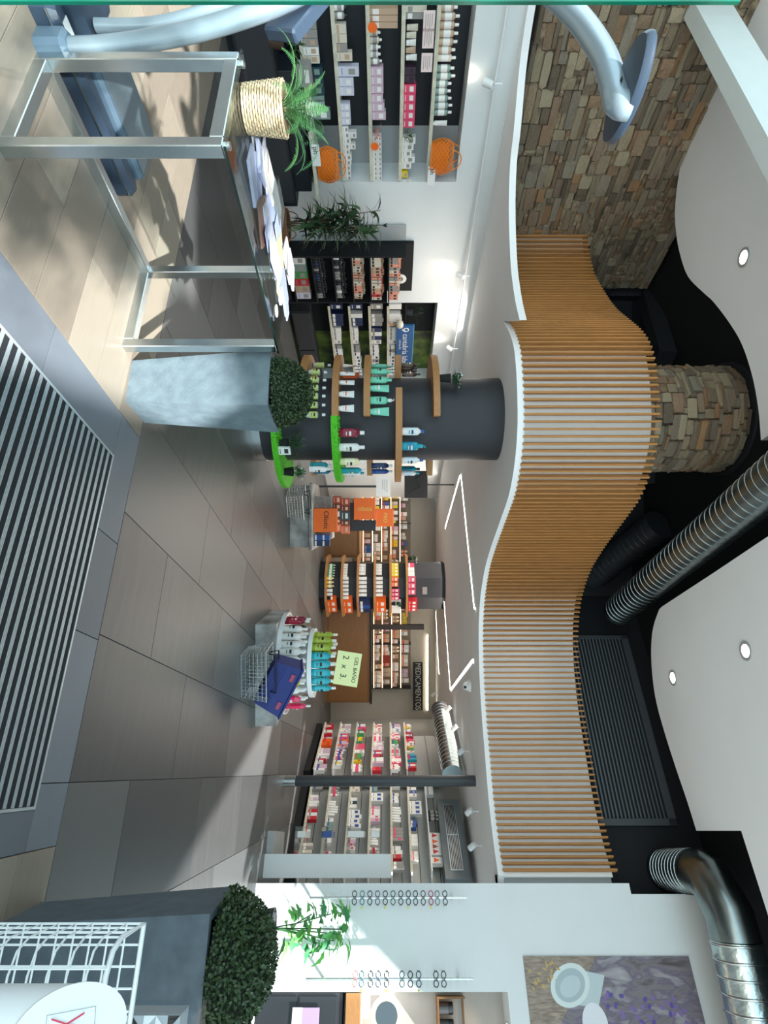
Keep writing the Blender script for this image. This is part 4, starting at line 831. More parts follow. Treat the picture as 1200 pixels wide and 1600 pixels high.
# far shelved column
C2 = Vector((W(600, 914, 13.25).x, 13.25, 0)); fc = E('display_column', 'dark faceted far column with six oak shelves of small products', 'column', C2); oct_ = [(.56 * math.cos(D2(22.5 + 45 * k)), .56 * math.sin(D2(22.5 + 45 * k))) for k in range(8)]
part('shaft', MB().prism(oct_, 0, ZL), M_char, fc); ov = [(x * 1.32, y * 1.32) for x, y in oct_]; ZF = [.18, .53, .88, 1.25, 1.6, 1.96]
part('label_plate', MB().box(-.02, .14, -.53, -.518, 2.28, 2.38), cm(GRY), fc)
for i, z in enumerate(ZF): part('shelf', MB().prism(ov, -.05, 0), M_oak, fc, (0, 0, z))
fx0, fx1, fyy = C2.x - .5, C2.x + .28, C2.y - .69
AREA[0] = 'supplement_carton'
FCP = [[('bottle', [GRN], .07, .16), ('bottle', [ORG, YEL], .07, .15), ('jar', [WHT, BLK], .07, .12), ('box', [ORG], .2, .2)], [('jar', [WHT], .07, .09), ('jar', [WHT], .07, .12), ('box', [ORG], .22, .2)], [('jar', [WHT], .075, .14), ('jar', [WHT], .075, .17), ('box', [BLU, NVY], .13, .24)], [('jar', [WHT], .075, .13), ('jar', [WHT], .075, .15), ('box', [ORG], .2, .22)], [('box', [YEL], .09, .15), ('box', [ORG], .1, .14), ('box', [PINK], .07, .16), ('box', [WHT], .06, .2)], [('box', [WHT, PINK], .12, .14), ('box', [PINK], .12, .16), ('box', [RED], .12, .2)]]
for i, z in enumerate(ZF):
    n = len(FCP[i]); corner = [Vector((C2.x + .735 * math.cos(D2(a)), C2.y + .735 * math.sin(D2(a)), 0)) for a in (202.5, 247.5, 292.5, 337.5)]
    for k, (kind, cols_, w, h) in enumerate(FCP[i]):
        A = corner[0].lerp(corner[1], .1) if k == 0 else corner[1]; lab = 'on the %s shelf of the far column' % ORD[i]; grp = 'products on the %s shelf of the far column' % ORD[i]
        if k == 0: run(corner[0], corner[1], z, kind, w, h, w, cols_, lab, grp, u0=.3, u1=.98, c2=WHT)
        elif k == n - 1: run(corner[2], corner[3], z, kind, w, h, w, cols_, lab, grp, u0=.05, u1=.9, c2=WHT, cap=BLK)
        else: run(corner[1], corner[2], z, kind, w, h, w, cols_, lab, grp, u0=.04 + (k - 1) / max(1, n - 2) * .94, u1=.04 + k / max(1, n - 2) * .9, c2=WHT, gap=.015)
t = E('potted_plant', 'little green plant on the fifth shelf of the far column', 'plant', C2 + Vector((.33, -.62, 1.6))); potted(t, .05, .08, M_fern, 31, False, ln=.12)
t = E('potted_plant', 'small flowering plant in a black pot left of the far column top shelf', 'plant', C2 + Vector((-.62, -.1, 1.96))); potted(t, .05, .1, M_fern, 32, True, ln=.12)
# ------------------------------------------------------------------ orange box display
bx, by = W(453, 805, 8.88).x, 8.88
M_marb = ramp_mat('whitewashed_board', [(.3, (108, 104, 100)), (.5, (160, 158, 154)), (.7, (190, 190, 186))], .6, 5, bump=.1, objrand=False)
dp_ = E('display_plinth', 'low whitewashed plinth with rounded top carrying the orange boxes', 'plinth', (bx, by, 0)); part('body', MB().cbox(-.46, .5, 0, .75, 0, .3, .01), M_marb, dp_); part('top_board', MB().cbox(-.5, .54, -.05, .8, .3, .36, .02), M_marb, dp_)
part('upper_box', MB().cbox(-.3, .38, .3, .75, .36, .62, .01), M_marb, dp_)
M_or = mat('orange_carton', (250, 112, 20), .45, noise=.03)
def obox(X, Y, d, s, label, txt, tcol, rot, z0, dy=.25):
    p = W(X, Y, d); t = E('orange_box', label, 'box', (p.x, d, z0), .03); part('carton_body', MB().cbox(-s / 2, s / 2, 0, dy, 0, s, .006), M_or, t); part('edge_fold', MB().box(-s / 2, s / 2, -.001, 0, s - .01, s - .004), cm((250, 140, 90)), t)
    text('lettering', txt, s * .3, tcol, t, (0, -.002, s * .52), (PI / 2, rot, 0)); return t
obox(500, 813, 8.9, .365, 'big orange cube box lettered Olistic in black on the plinth', 'Olistic', M_print, 0, .365)
y_ = W(553, 795, 9.2)
cdz = H + (553 - HX) / F * 9.15; c3z = H + (587.5 - HX) / F * 9.15
r1 = part  # risers
t = E('display_riser', 'slim dark riser column holding the upper orange boxes', 'stand', (W(553, 797, 9.15).x, 9.15, .62)); part('post', MB().cbox(-.12, .2, .03, .25, 0, cdz - .62 - .01, .004), M_char, t)
obox(570, 795, 9.15, .34, 'orange box with sideways yellow lettering, left of the upper two', 'olistic', cm((240, 200, 90)), -PI / 2, cdz)
t2 = E('display_riser', 'small dark block under the highest orange box', 'stand', (W(590, 818, 9.2).x, 9.2, .62)); part('post', MB().cbox(-.05, .12, .03, .2, 0, c3z - .62 - .01, .004), M_char, t2)
obox(602, 809, 9.2, .28, 'highest orange box lettered PRO in yellow', 'PRO', cm((240, 200, 90)), 0, c3z)
k = 0
for row in range(2):
    for q, (c, w) in enumerate((((176, 70, 44), .12), ((110, 50, 34), .09), ((62, 76, 74), .14), ((120, 60, 40), .08), ((232, 116, 76), .13))):
        x = W(520, 775, 8.95).x + sum((.12, .09, .14, .08, .13)[:q]) * 1.0 + row * .03; zz = H + ((520, 533)[row] - HX) / F * 8.95
        nm_ = ('rust', 'dark brown', 'grey green', 'brown', 'coral')[q]
        tag(O('supplement_box', P_box(w - .005, .128, .1, c, (240, 180, 150) if q != 2 else WHT, 1), None, (x + w / 2, 9.0, .655 + row * .129)), '%s small carton in the %s row beside the big orange box' % (nm_, ('lower', 'upper')[row]), 'box', 'small stacked supplement cartons')
t = E('small_riser', 'small pale riser under the stacked supplement cartons', 'stand', (W(520, 800, 8.95).x, 8.95, .622)); part('board', MB().cbox(-.28, .36, 0, .12, 0, .03, .003), M_marb, t)
for q in range(4): tag(O('blue_carton', P_box(.085, .12, .1, NVY if q % 2 else BLU, WHT, 0), None, (W(490, 842, 8.95).x - .02 + .09 * (q % 2), 9.0, .362 + .121 * (q // 2))), 'dark blue carton stacked at the right of the big orange box', 'box', 'dark blue cartons by the orange box')
def wirebasket(name, loc, rz, w, d, h, label, m=M_chrome, n=9, tx=0, flare=1.18):
    t = E(name, label, 'basket', loc, rz); 
    def ring(v): s = 1 + (flare - 1) * v; return [Vector((sx * w / 2 * s, sy * d / 2 * s, h * v)) for sx, sy in ((-1, -1), (1, -1), (1, 1), (-1, 1))]
    b = MB()
    for v in [i / 6 for i in range(7)]:
        R = ring(v); b.tube(R, .0035 if v not in (0, 1) else .007, 6, closed=True)
    part('hoops', b, m, t); b = MB(); r0, r1_ = ring(0), ring(1)
    for k in range(4):
        for i in range(n): u = i / n; b.tube([r0[k].lerp(r0[(k + 1) % 4], u), r1_[k].lerp(r1_[(k + 1) % 4], u)], .0025, 5)
    for i in range(1, n): u = i / n; b.tube([r0[0].lerp(r0[1], u), r0[3].lerp(r0[2], u)], .0025, 5); b.tube([r0[0].lerp(r0[3], u), r0[1].lerp(r0[2], u)], .0025, 5)
    part('wires', b, m, t)
    for s in (-1, 1): part('handle', MB().tube([(-w * .38 * flare, s * d * .1, h), (-w * .38 * flare, s * d * .3, h + .08), (w * .38 * flare, s * d * .3, h + .08), (w * .38 * flare, s * d * .1, h)], .008, 8), M_print, t)
    return t
wirebasket('wire_basket', (W(465, 785, 8.7).x, 8.62, .02), .5, .34, .3, .24, 'chrome wire basket with black handles on the floor in front of the plinth', n=9)
# ------------------------------------------------------------------ bath gel display
GC = Vector((W(430, 1035, 7.05).x, 7.05, 0)); gd = E('gel_display', 'white tiered round display stand for bath gel in the shop centre', 'display stand', GC)
part('base_block', MB().cbox(-.56, .60, -.5, .5, 0, .24, .01), M_marb, gd, smooth=None); part('lower_tray', MB().lathe([(.60, .24), (.60, .29), (.585, .29), (.58, .26), (.001, .26)], 48), M_plastic, gd, smooth=40)
part('riser', MB().lathe([(.36, .26), (.36, .57)], 40), M_grey, gd, smooth=40); part('upper_tray', MB().lathe([(.41, .57), (.41, .62), (.395, .62), (.39, .59), (.001, .59)], 40), M_plastic, gd, smooth=40)
GRNB = (150, 176, 44)
def gelb(c, lc): return bottle3(.086, .30, c, lc, WHT, .75)
def ring_bottles(r, z, Yl, skip=0):
    for Y, c, lc, nm_ in Yl:
        best = min([(abs(CY + (GC.x + r * math.cos(a)) / (GC.y + r * math.sin(a)) * F - Y), a) for a in [D2(-180 + .5 * i) for i in range(361)]])[1]
        p = GC + Vector((r * math.cos(best), r * math.sin(best), z)); t = E('gel_bottle', nm_, 'bottle', p, best + PI / 2, 'bath gel bottles on the tiered stand'); gelb(c, lc)(t)
L1 = 'maroon bath gel bottle on the lower tray, far left'; L2 = 'white bath gel bottle on the lower tray, left of the blue basket'; L3 = 'yellow bath gel bottle on the lower tray behind the blue basket'; L4 = 'pink bath gel bottle at the right end of the lower tray'; L5 = 'green bath gel bottle on the upper tray'; L6 = 'turquoise bath gel bottle on the upper tray'
W1 = (222, 222, 218)
ring_bottles(.53, .262, [(961, MAR, (170, 30, 60), L1), (971, MAR, (170, 30, 60), L1), (983, WHT, W1, L2), (995, WHT, W1, L2), (1007, WHT, W1, L2), (1019, WHT, W1, L2), (1031, WHT, W1, L2), (1043, YEL, (214, 176, 40), L3), (1055, YEL, (214, 176, 40), L3), (1067, YEL, (214, 176, 40), L3), (1079, WHT, W1, L2 + ', hidden part'), (1092, PINK, (230, 30, 90), L4), (1103, PINK, (230, 30, 90), L4)])
B2 = ', back row'
ring_bottles(.425, .262, [(965, GRN, (70, 130, 60), 'dark green bath gel bottle on the lower tray' + B2), (976, MAR, (170, 30, 60), L1 + B2), (990, WHT, W1, L2 + B2), (1003, WHT, W1, L2 + B2), (1018, WHT, W1, L2 + B2), (1033, WHT, W1, L2 + B2), (1048, WHT, W1, L2 + B2), (1063, WHT, W1, L2 + B2), (1077, WHT, W1, L2 + B2), (1090, WHT, W1, L2 + B2)])
ring_bottles(.34, .592, [(984, GRNB, (178, 190, 80), L5), (992, GRNB, (178, 190, 80), L5), (1001, GRNB, (178, 190, 80), L5), (1012, GRNB, (178, 190, 80), L5), (1025, CYN, (60, 180, 190), L6), (1038, CYN, (60, 180, 190), L6), (1051, CYN, (60, 180, 190), L6), (1064, CYN, (60, 180, 190), L6), (1075, CYN, (60, 180, 190), L6)])
ring_bottles(.23, .592, [(995, GRNB, (178, 190, 80), L5 + B2), (1007, GRNB, (178, 190, 80), L5 + B2), (1021, GRNB, (178, 190, 80), L5 + B2), (1037, CYN, (60, 180, 190), L6 + B2), (1053, CYN, (60, 180, 190), L6 + B2)])
p = W(543, 1045, 6.62); t = E('price_sign', 'pale yellow paper sign reading GEL BANO 2 x 3 above the bath gel', 'sign', p); t['label'] = 'pale yellow paper sign reading GEL BAÑO 2 x 3 above the bath gel'
t.rotation_euler = (0, D2(9), 0); part('paper', MB().cbox(-.195, .195, -.0015, .0015, -.14, .14, .001), mat('pale_yellow_paper', (228, 234, 170), .7), t)
text('lettering', 'GEL BAÑO', .062, M_print, t, (0, -.003, .085), (PI / 2, 0, 0)); text('numbers', '2  x  3.', .1, M_print, t, (-.01, -.003, -.04), (PI / 2, 0, 0)); part('holder_rod', MB().tube([(0, .01, -.1), (0, .02, -.42)], .006, 6), M_acr, t)
wb = wirebasket('wire_basket', (W(392, 1050, 6.0).x, 6.02, .012), .05, .44, .3, .26, 'chrome wire shopping basket on the floor before the bath gel stand', n=12)
# blue basket, tipped
t = E('blue_basket', 'blue plastic shopping basket lying tilted against the bath gel stand', 'basket', W(436, 1068, 6.14)); t.rotation_euler = (D2(-12), D2(27), 0)
M_bb = mat('blue_plastic', (8, 36, 112), .55, noise=.05); w0, w1_, hh2 = .24, .275, .32
def quad(w, z, dd_): return [(-w, -dd_, z), (w, -dd_, z), (w, dd_, z), (-w, dd_, z)]
b = MB(); v = quad(w0, -.16, .13) + quad(w1_, .13, .16) + quad(w1_ - .008, .13, .152) + quad(w0 - .008, -.15, .122); f = [(3, 2, 1, 0)] + [(i, (i + 1) % 4, 4 + (i + 1) % 4, 4 + i) for i in range(4)] + [(4 + i, 4 + (i + 1) % 4, 8 + (i + 1) % 4, 8 + i) for i in range(4)] + [(8 + i, 8 + (i + 1) % 4, 12 + (i + 1) % 4, 12 + i) for i in range(4)] + [(12, 13, 14, 15)]
b.add(v, f); part('body', b, M_bb, t); part('rim', MB().tube([Vector(q) for q in quad(w1_ + .008, .135, .168)], .012, 6, closed=True), M_bb, t)
for i in range(5): z = -.13 + i * .025; yy = -.13 - (z + .16) / .29 * .03; ww = w0 + (z + .16) / .29 * .035; part('rib', MB().box(-ww * .93, ww * .93, yy - .006, yy, z, z + .006), M_bb, t)
for s in (-1, 1): part('handle', MB().tube([(-.2, s * .03, .13), (-.19, s * .08, .16), (.19, s * .08, .16), (.2, s * .03, .13)], .009, 8), M_print, t)
part('red_mark', MB().box(-.2, -.12, -.163, -.158, .05, .09).box(.12, .2, -.163, -.158, .05, .09), cm((150, 40, 80)), t)
# ------------------------------------------------------------------ half-height gondola and white unit by the right opening
g0 = W(608, 1372, 6.95); t = E('white_gondola', 'half-height white gondola with end panel beside the eyewear wall', 'display unit', (g0.x, g0.y, 0), D2(-30)); GH = 1.5 + (611 - HX) / F * 6.95
part('end_panel', MB().cbox(-.25, .0, -.02, .02, 0, GH, .004), M_white, t); part('core', MB().cbox(-.23, -.02, .02, .9, 0, GH - .08, .004), M_grey, t)
for k, z in enumerate((.35, .68, 1.0, 1.3)): part('shelf', MB().cbox(-.55, -.23, .05, .85, z - .01, z, .002), M_glass, t); part('front_lip', MB().box(-.555, -.55, .05, .85, z - .02, z + .05), M_acr, t)
part('plinth', MB().box(-.5, -.23, .05, .9, 0, .08), M_grey, t)
ca, sa = math.cos(D2(-30)), math.sin(D2(-30))
AREA[0] = 'healthcare_box'
def gl(x, y): return (g0.x + x * ca - y * sa, g0.y + x * sa + y * ca)
for k, z in enumerate((.35, .68, 1.0, 1.3)): run(gl(-.53, .85), gl(-.53, .08), z, 'box', .07, .1, .07, [WHT, (WHT, BLU, WHT, SAGE)[k]], 'on the %s glass tray of the white gondola' % ORD[k], 'cartons on the %s gondola tray' % ORD[k], stack=(1, 1, 2, 1)[k], u0=.05, u1=.9)
# ------------------------------------------------------------------ eyewear wall
def glasses(c, tagc):
    k = ('gl', c)
    if k not in _pm:
        b = MB()
        for s in (-1, 1):
            b.tube([(s * .036 + .028 * math.cos(a) * 1.0, 0, .023 * math.sin(a) * (1.05)) for a in [2 * PI * i / 14 for i in range(14)]], .0048, 5, closed=True)
            b.tube([(s * .066, 0, .012), (s * .07, .01, .012), (s * .066, .13, .0), (s * .066, .145, -.012)], .0024, 5)
        b.tube([(-.01, 0, .006), (0, -.002, .01), (.01, 0, .006)], .003, 5); _pm[k] = (b.mesh('spectacle_frame', cm(c, .3)), MB().lathe([(.025, 0), (.025, .001)], 14, sy=.85).xf(Matrix.Rotation(PI / 2, 4, 'X')).mesh('lens', M_acr))
    return _pm[k]
GCOL = [(BLK, 'black'), ((60, 110, 120), 'teal'), (BLK, 'black'), ((70, 76, 100), 'blue grey'), (BLK, 'black'), ((60, 90, 90), 'dark green'), (BLK, 'black'), ((40, 44, 60), 'navy'), (BLK, 'black'), ((60, 50, 50), 'brown'), ((170, 50, 80), 'raspberry'), ((110, 110, 116), 'grey'), (BLK, 'black')]
def rod(Y, X0, X1, Xs, cols_, side):
    s = sR(Y); d = pr(s, .12).y; zf = lambda X: H + (X - HX) / F * d; p = pr(s, .12); t = E('eyewear_rod', side + ' steel rod holding spectacle frames on the white wall', 'display rod', (p.x, p.y, 0), WR_T)
    part('rod', MB().tube([(0, 0, zf(X0)), (0, 0, zf(X1))], .012, 10), M_chrome, t, smooth=50)
    for X in (X0 + 26, X1 - 22): part('wall_mount', MB().tube([(0, 0, zf(X)), (0, .12, zf(X))], .014, 10), M_chrome, t, smooth=50)
    arm = MB().tube([(-.075, -.012, 0), (.075, -.012, 0)], .0025, 5).mesh('arm', M_acr)
    for k in range(18): O('arm', arm, t, (0, 0, zf(X0 + 48) + k * (zf(X1 - 12) - zf(X0 + 48)) / 17))
    for k, X in enumerate(Xs):
        c, nm_ = cols_[k % len(cols_)]; fr, ln = glasses(c, 0); g = E('spectacles', '%s framed spectacles, number %d from the top of the %s eyewear rod' % (nm_, len(Xs) - k, side.split()[0]), 'glasses', (p.x - .6 * .03, p.y - .8 * .03, zf(X)), WR_T, 'spectacles on the %s rod' % side.split()[0])
        g['label'] = '%s framed spectacles on the %s eyewear rod, %s' % (nm_, side.split()[0], ('at the bottom', 'second from the bottom', 'third from the bottom', 'fourth from the bottom', 'fifth from the bottom', 'sixth from the bottom', 'seventh from the bottom', 'eighth from the bottom', 'ninth from the bottom', 'tenth from the bottom', 'eleventh from the bottom', 'twelfth from the bottom', 'thirteenth, the topmost')[k])
        O('spectacle_frame', fr, g); O('lens', ln, g, (-.036, 0, 0)); O('lens', ln, g, (.036, 0, 0))
        if k % 3 == 1: O('hanging_tag', seg('hanging_tag', lambda: MB().add([(0, 0, .014), (.014, 0, 0), (0, 0, -.014), (-.014, 0, 0)], [(0, 1, 2, 3), (3, 2, 1, 0)]), cm((220, 214, 70), .6), ('tag',)), g, (.09, -.01, -.004))
rod(1404, 484, 729, [554, 566, 578, 590, 602, 614, 626, 638, 649, 661, 673, 683, 695], GCOL, 'left')
rod(1529, 478, 739, [555, 565, 579, 591, 604, 628, 641, 654, 681, 693], [((226, 130, 130), 'pink')] + GCOL[1:], 'right')
# poster on the white wall
s0, s1 = sR(1494, .02), 2.25; pz0, pz1 = 2.96, 4.74
pp = E('photo_poster', 'large photo poster of a glass jar and lavender high on the white wall', 'poster', pr(s0, .001), WR_T); LW = s1 - s0
M_pl = ramp_mat('lavender_print', [(0.3, (84, 76, 78)), (0.45, (128, 120, 124)), (0.52, (108, 98, 116)), (0.6, (146, 140, 146)), (0.75, (176, 170, 172))], .5, 3.2, bump=0, objrand=False, stretch=(3.0, 1, 1.0), distort=.6)
M_pw = ramp_mat('weathered_wood_print', [(0.3, (120, 104, 92)), (0.6, (158, 142, 128)), (0.8, (186, 168, 140))], .5, 5, bump=0, objrand=False, stretch=(8, 1, 2), distort=.6)
part('sheet', MB().box(0, LW, -.012, 0, pz0, pz1), M_pl, pp); part('wood_print', MB().add([(0, -.0135, pz0), (1.0, -.0135, pz0), (.5, -.0135, 3.3), (0, -.0135, 3.75)], [(0, 1, 2, 3)]), M_pw, pp)
b = MB(); 
def disc(b, cx, cz, rx, rz, y, mi=0, n=30, t=0): b.add([(cx + rx * math.cos(2 * PI * i / n) * math.cos(t) - rz * math.sin(2 * PI * i / n) * math.sin(t), y, cz + rx * math.cos(2 * PI * i / n) * math.sin(t) + rz * math.sin(2 * PI * i / n) * math.cos(t)) for i in range(n)], [tuple(range(n))], mi)
b.add([(.08, -.0142, 3.36), (.38, -.0142, 3.27), (.42, -.0142, 3.68), (.16, -.0142, 3.8)], [(0, 1, 2, 3)], 1); disc(b, .24, 3.42, .17, .22, -.0145, 0, t=.5); disc(b, .24, 3.42, .13, .17, -.0150, 2, t=.5); disc(b, .25, 3.42, .08, .12, -.0155, 1, t=.5)
part('jar_print', b, [cm((214, 224, 222)), cm((190, 204, 206)), cm((170, 186, 190))], pp)
b = MB(); disc(b, .55, 3.62, .17, .13, -.0146); part('bowl_print', b, cm((226, 226, 232)), pp)
b = MB(); rr = random.Random(3)
for i in range(26): disc(b, rr.uniform(.05, .3), 3.0 + rr.uniform(0, .32), .022, .009, -.0145 - i * 1e-5, 0, 8, rr.uniform(0, 3))
part('petal_print', b, cm((190, 160, 96)), pp)
b = MB()
for i in range(60): disc(b, rr.uniform(.3, .75), 3.75 + rr.uniform(0, .85), .028, .02, -.0142 - i * 1e-5, rr.randrange(2), 7, rr.uniform(0, 3))
part('lavender_print', b, [cm((92, 78, 150)), cm((126, 104, 160))], pp)
# niche contents
nx = sR(1552)
dr_ = E('drawer_unit', 'dark grey drawer unit in the wall niche with a lilac card', 'cabinet', pr(NS0 + .01, -.06, .135), WR_T); part('body', MB().cbox(0, 1.3, 0, .3, 0, .9, .004), M_char, dr_)
for k in range(2): f_ = part('drawer_front', MB().cbox(.03, 1.28, -.012, 0, .03 + k * .42, .42 + k * .42, .003), M_dgrey, dr_); part('handle', MB().box(.3, .7, -.03, -.012, .38 + k * .42, .395 + k * .42), M_chrome, f_)
t = E('lilac_card', 'lilac and white card lettered Im on the dark drawers', 'card', pr(sR(1574, -.04), -.035, .52), WR_T); part('card', MB().cbox(0, .42, -.004, .004, 0, .28, .004), cm((178, 150, 196)), t); part('white_band', MB().box(0, .42, -.005, -.004, 0, .1), M_plastic, t); text('lettering', 'Im', .13, M_plastic, t, (.2, -.006, .19), (PI / 2, 0, 0))
t = O('wood_shelf', MB().cbox(0, 1.36, 0, .34, 0, .15, .004).mesh('wood_shelf', M_oak), None, pr(NS0 + .01, -.03, 1.07), WR_T); tag(t, 'thick oak shelf board in the right wall niche', 'shelf')
t = E('hand_mirror', 'round wooden hand mirror standing on the niche shelf', 'mirror', pr(sR(1587, -.06), -.08, 1.222), WR_T)
part('frame', MB().lathe([(.115, -.012), (.165, -.012), (.165, .012), (.115, .012), (.115, -.012)], 36).xf(Matrix.Translation((0, 0, .27)) @ Matrix.Rotation(PI / 2, 4, 'X')), mat('pale_wood', (222, 202, 170), .5, noise=.1), t, smooth=40)
part('glass', MB().lathe([(.117, 0), (.117, .004)], 32).xf(Matrix.Translation((0, 0, .27)) @ Matrix.Rotation(PI / 2, 4, 'X')), M_mirror, t); part('handle', MB().box(-.025, .025, -.01, .01, .02, .12).box(-.08, .08, -.03, .03, 0, .02), mat('pale_wood', (222, 202, 170)), t)
t = E('white_box', 'small white printed box behind the hand mirror', 'box', pr(sR(1565, -.2), -.22, 1.222), WR_T); part('body', MB().cbox(-.08, .1, 0, .1, 0, .3, .003), M_plastic, t); part('print', MB().box(-.05, .06, -.001, 0, .1, .2), cm(GRY), t)
t = E('jar_rack', 'small wooden wall rack holding dark jars in the right niche', 'rack', pr(sR(1556, -.3), -.2, 2.03), WR_T); part('shelf', MB().cbox(0, .5, 0, .2, 0, .02, .002), M_coun, t); part('side', MB().cbox(0, .02, 0, .2, .02, .3, .002), M_coun, t); part('top_rail', MB().cbox(0, .5, .18, .2, .28, .3, .002), M_coun, t)
for k, (dx, dz) in enumerate(((.1, .022), (.24, .022), (.38, .022))): tag(O('dark_jar', P_jar(.11, .15, (50, 50, 52), BLK), None, pr(sR(1556, -.3) + dx, -.29, 2.03 + dz), WR_T), 'dark lidded jar in the small wooden rack', 'jar', 'dark jars in the wooden rack')
light('niche_lamp', 'SPOT', pr(1.25, -.2, 2.72), 5, (1, .7, .45), spot_size=1.6, spot_blend=.7, shadow_soft_size=.03)
t = E('downlight', 'small warm recessed spot in the top of the right niche', 'ceiling light', pr(1.25, -.2, 2.758)); part('lamp', MB().lathe([(.03, -.004), (.001, -.006)], 16), M_bulb, t); part('trim_ring', MB().lathe([(.03, 0), (.045, 0), (.045, -.006), (.03, -.005), (.03, 0)], 20), M_chrome, t)
# ------------------------------------------------------------------ leaf maker
def leafmesh(l, w, fold=.15, droop=.25, n=4, name='leaf', m=None, notch=False):
    v = []; f = []
    for i in range(n + 1):
        t = i / n; ww = w / 2 * math.sin(PI * (t ** .8)) if 0 < t < 1 else .001; x = l * t; z = l * (.35 * t - droop * 2 * t * t)
        if notch and i % 2: ww *= .6
        v += [(x, -ww, z + fold * ww), (x, 0, z), (x, ww, z + fold * ww)]
    for i in range(n): a = i * 3; f += [(a, a + 3, a + 4, a + 1), (a + 1, a + 4, a + 5, a + 2)]
    return MB().add(v, f).mesh(name, m, 80)
# bright plant by the eyewear wall
wpp = pr(sR(1450, .45), .45); t = E('leafy_plant', 'bright green big-leaved plant in the sun against the eyewear wall', 'plant', (wpp.x, wpp.y, 0)); part('pot', MB().lathe([(.13, 0), (.18, .32), (.165, .32), (.16, .29), (.001, .29)], 24), M_char, t, smooth=40)
lm_ = [leafmesh(.19, .105, m=M_lime, n=7, notch=True, droop=q) for q in (.2, .35, .5)]; rr = random.Random(17)
for k in range(7): a = rr.uniform(0, 6.28); part('stem', MB().tube([(0, 0, .29), (.05 * math.cos(a), .05 * math.sin(a), .55), (.16 * math.cos(a), .16 * math.sin(a), .72 + .06 * k)], .006, 6), M_fern, t)
for k in range(64):
    a = rr.uniform(0, 6.28); h_ = .42 + .68 * rr.random() ** .9; r = rr.uniform(.02, .17) * (1.15 - abs(h_ - .75) * .8); O('leaf', lm_[k % 3], t, (r * math.cos(a), r * math.sin(a), h_), 0, (rr.uniform(-.6, .6), rr.uniform(-.7, .6), a))
# ------------------------------------------------------------------ planters with box balls
def planter(cx, cy, zt, st, sb, rz, label, m, ball_r, ball_z, seed, blab):
    t = E('planter', label, 'planter', (cx, cy, 0), rz); a, c = st / 2, sb / 2; b = MB(); q = .03
    v = [(-c, -c, 0), (c, -c, 0), (c, c, 0), (-c, c, 0), (-a, -a, zt), (a, -a, zt), (a, a, zt), (-a, a, zt), (-a + q, -a + q, zt), (a - q, -a + q, zt), (a - q, a - q, zt), (-a + q, a - q, zt), (-a + q, -a + q, zt - .05), (a - q, -a + q, zt - .05), (a - q, a - q, zt - .05), (-a + q, a - q, zt - .05)]
    f = [(3, 2, 1, 0)] + [(k + i, k + (i + 1) % 4, k + 4 + (i + 1) % 4, k + 4 + i) for k in (0, 4, 8) for i in range(4)]
    b.add(v, f); part('body', b, m, t); part('soil', MB().box(-a + q, a - q, -a + q, a - q, zt - .07, zt - .05), mat('soil', (40, 32, 26), .95, noise=.3, scale=40), t)
    bt = E('boxwood_ball', blab, 'shrub', (cx, cy, ball_z)); r_2 = random.Random(seed); b = MB(); N = int(9000 * (ball_r / .24) ** 2)
    for i in range(N):
        z = 1 - 2 * (i + .5) / N; ph = i * 2.399963; rr_ = math.sqrt(1 - z * z); n = Vector((rr_ * math.cos(ph), rr_ * math.sin(ph), z)); R = ball_r * (.97 + r_2.gauss(0, .014)) * (1 if r_2.random() < .75 else .93)
        c_ = n * R
        if c_.z + ball_z < zt + .012 and max(abs((Matrix.Rotation(-rz, 3, 'Z') @ c_).x), abs((Matrix.Rotation(-rz, 3, 'Z') @ c_).y)) > a - q - .03: continue
        d = (n * .7 + Vector((r_2.gauss(0, .6), r_2.gauss(0, .6), r_2.gauss(0, .6)))).normalized(); s = d.cross(n + Vector((.01, .02, .03)));
        if s.length < .05: continue
        s = s.normalized() * .0065; l = r_2.uniform(.014, .022); b.add([c_, c_ + d * l * .5 + s, c_ + d * l, c_ + d * l * .5 - s], [(0, 1, 2, 3)])
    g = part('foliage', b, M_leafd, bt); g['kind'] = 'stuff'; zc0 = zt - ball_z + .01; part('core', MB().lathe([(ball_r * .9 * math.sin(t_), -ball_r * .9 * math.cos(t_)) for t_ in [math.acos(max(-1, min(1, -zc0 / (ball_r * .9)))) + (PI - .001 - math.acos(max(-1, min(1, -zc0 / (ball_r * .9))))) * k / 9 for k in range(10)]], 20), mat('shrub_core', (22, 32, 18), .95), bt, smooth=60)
    part('stem', MB().tube([(0, 0, zt - .055 - ball_z), (0, 0, zt + .06 - ball_z)], .02, 8), M_stem, bt)
planter(-.72, 3.47, .825, .36, .27, ROOM + .12, 'tapered zinc grey planter beside the glass showcase', M_planter, .205, .845, 3, 'clipped boxwood ball in the zinc planter by the glass showcase')
planter(1.79, 2.30, .83, .42, .32, ROOM + .06, 'large dark grey tapered planter by the white wire basket', M_planterd, .255, .80, 4, 'large clipped boxwood ball in the dark grey planter')
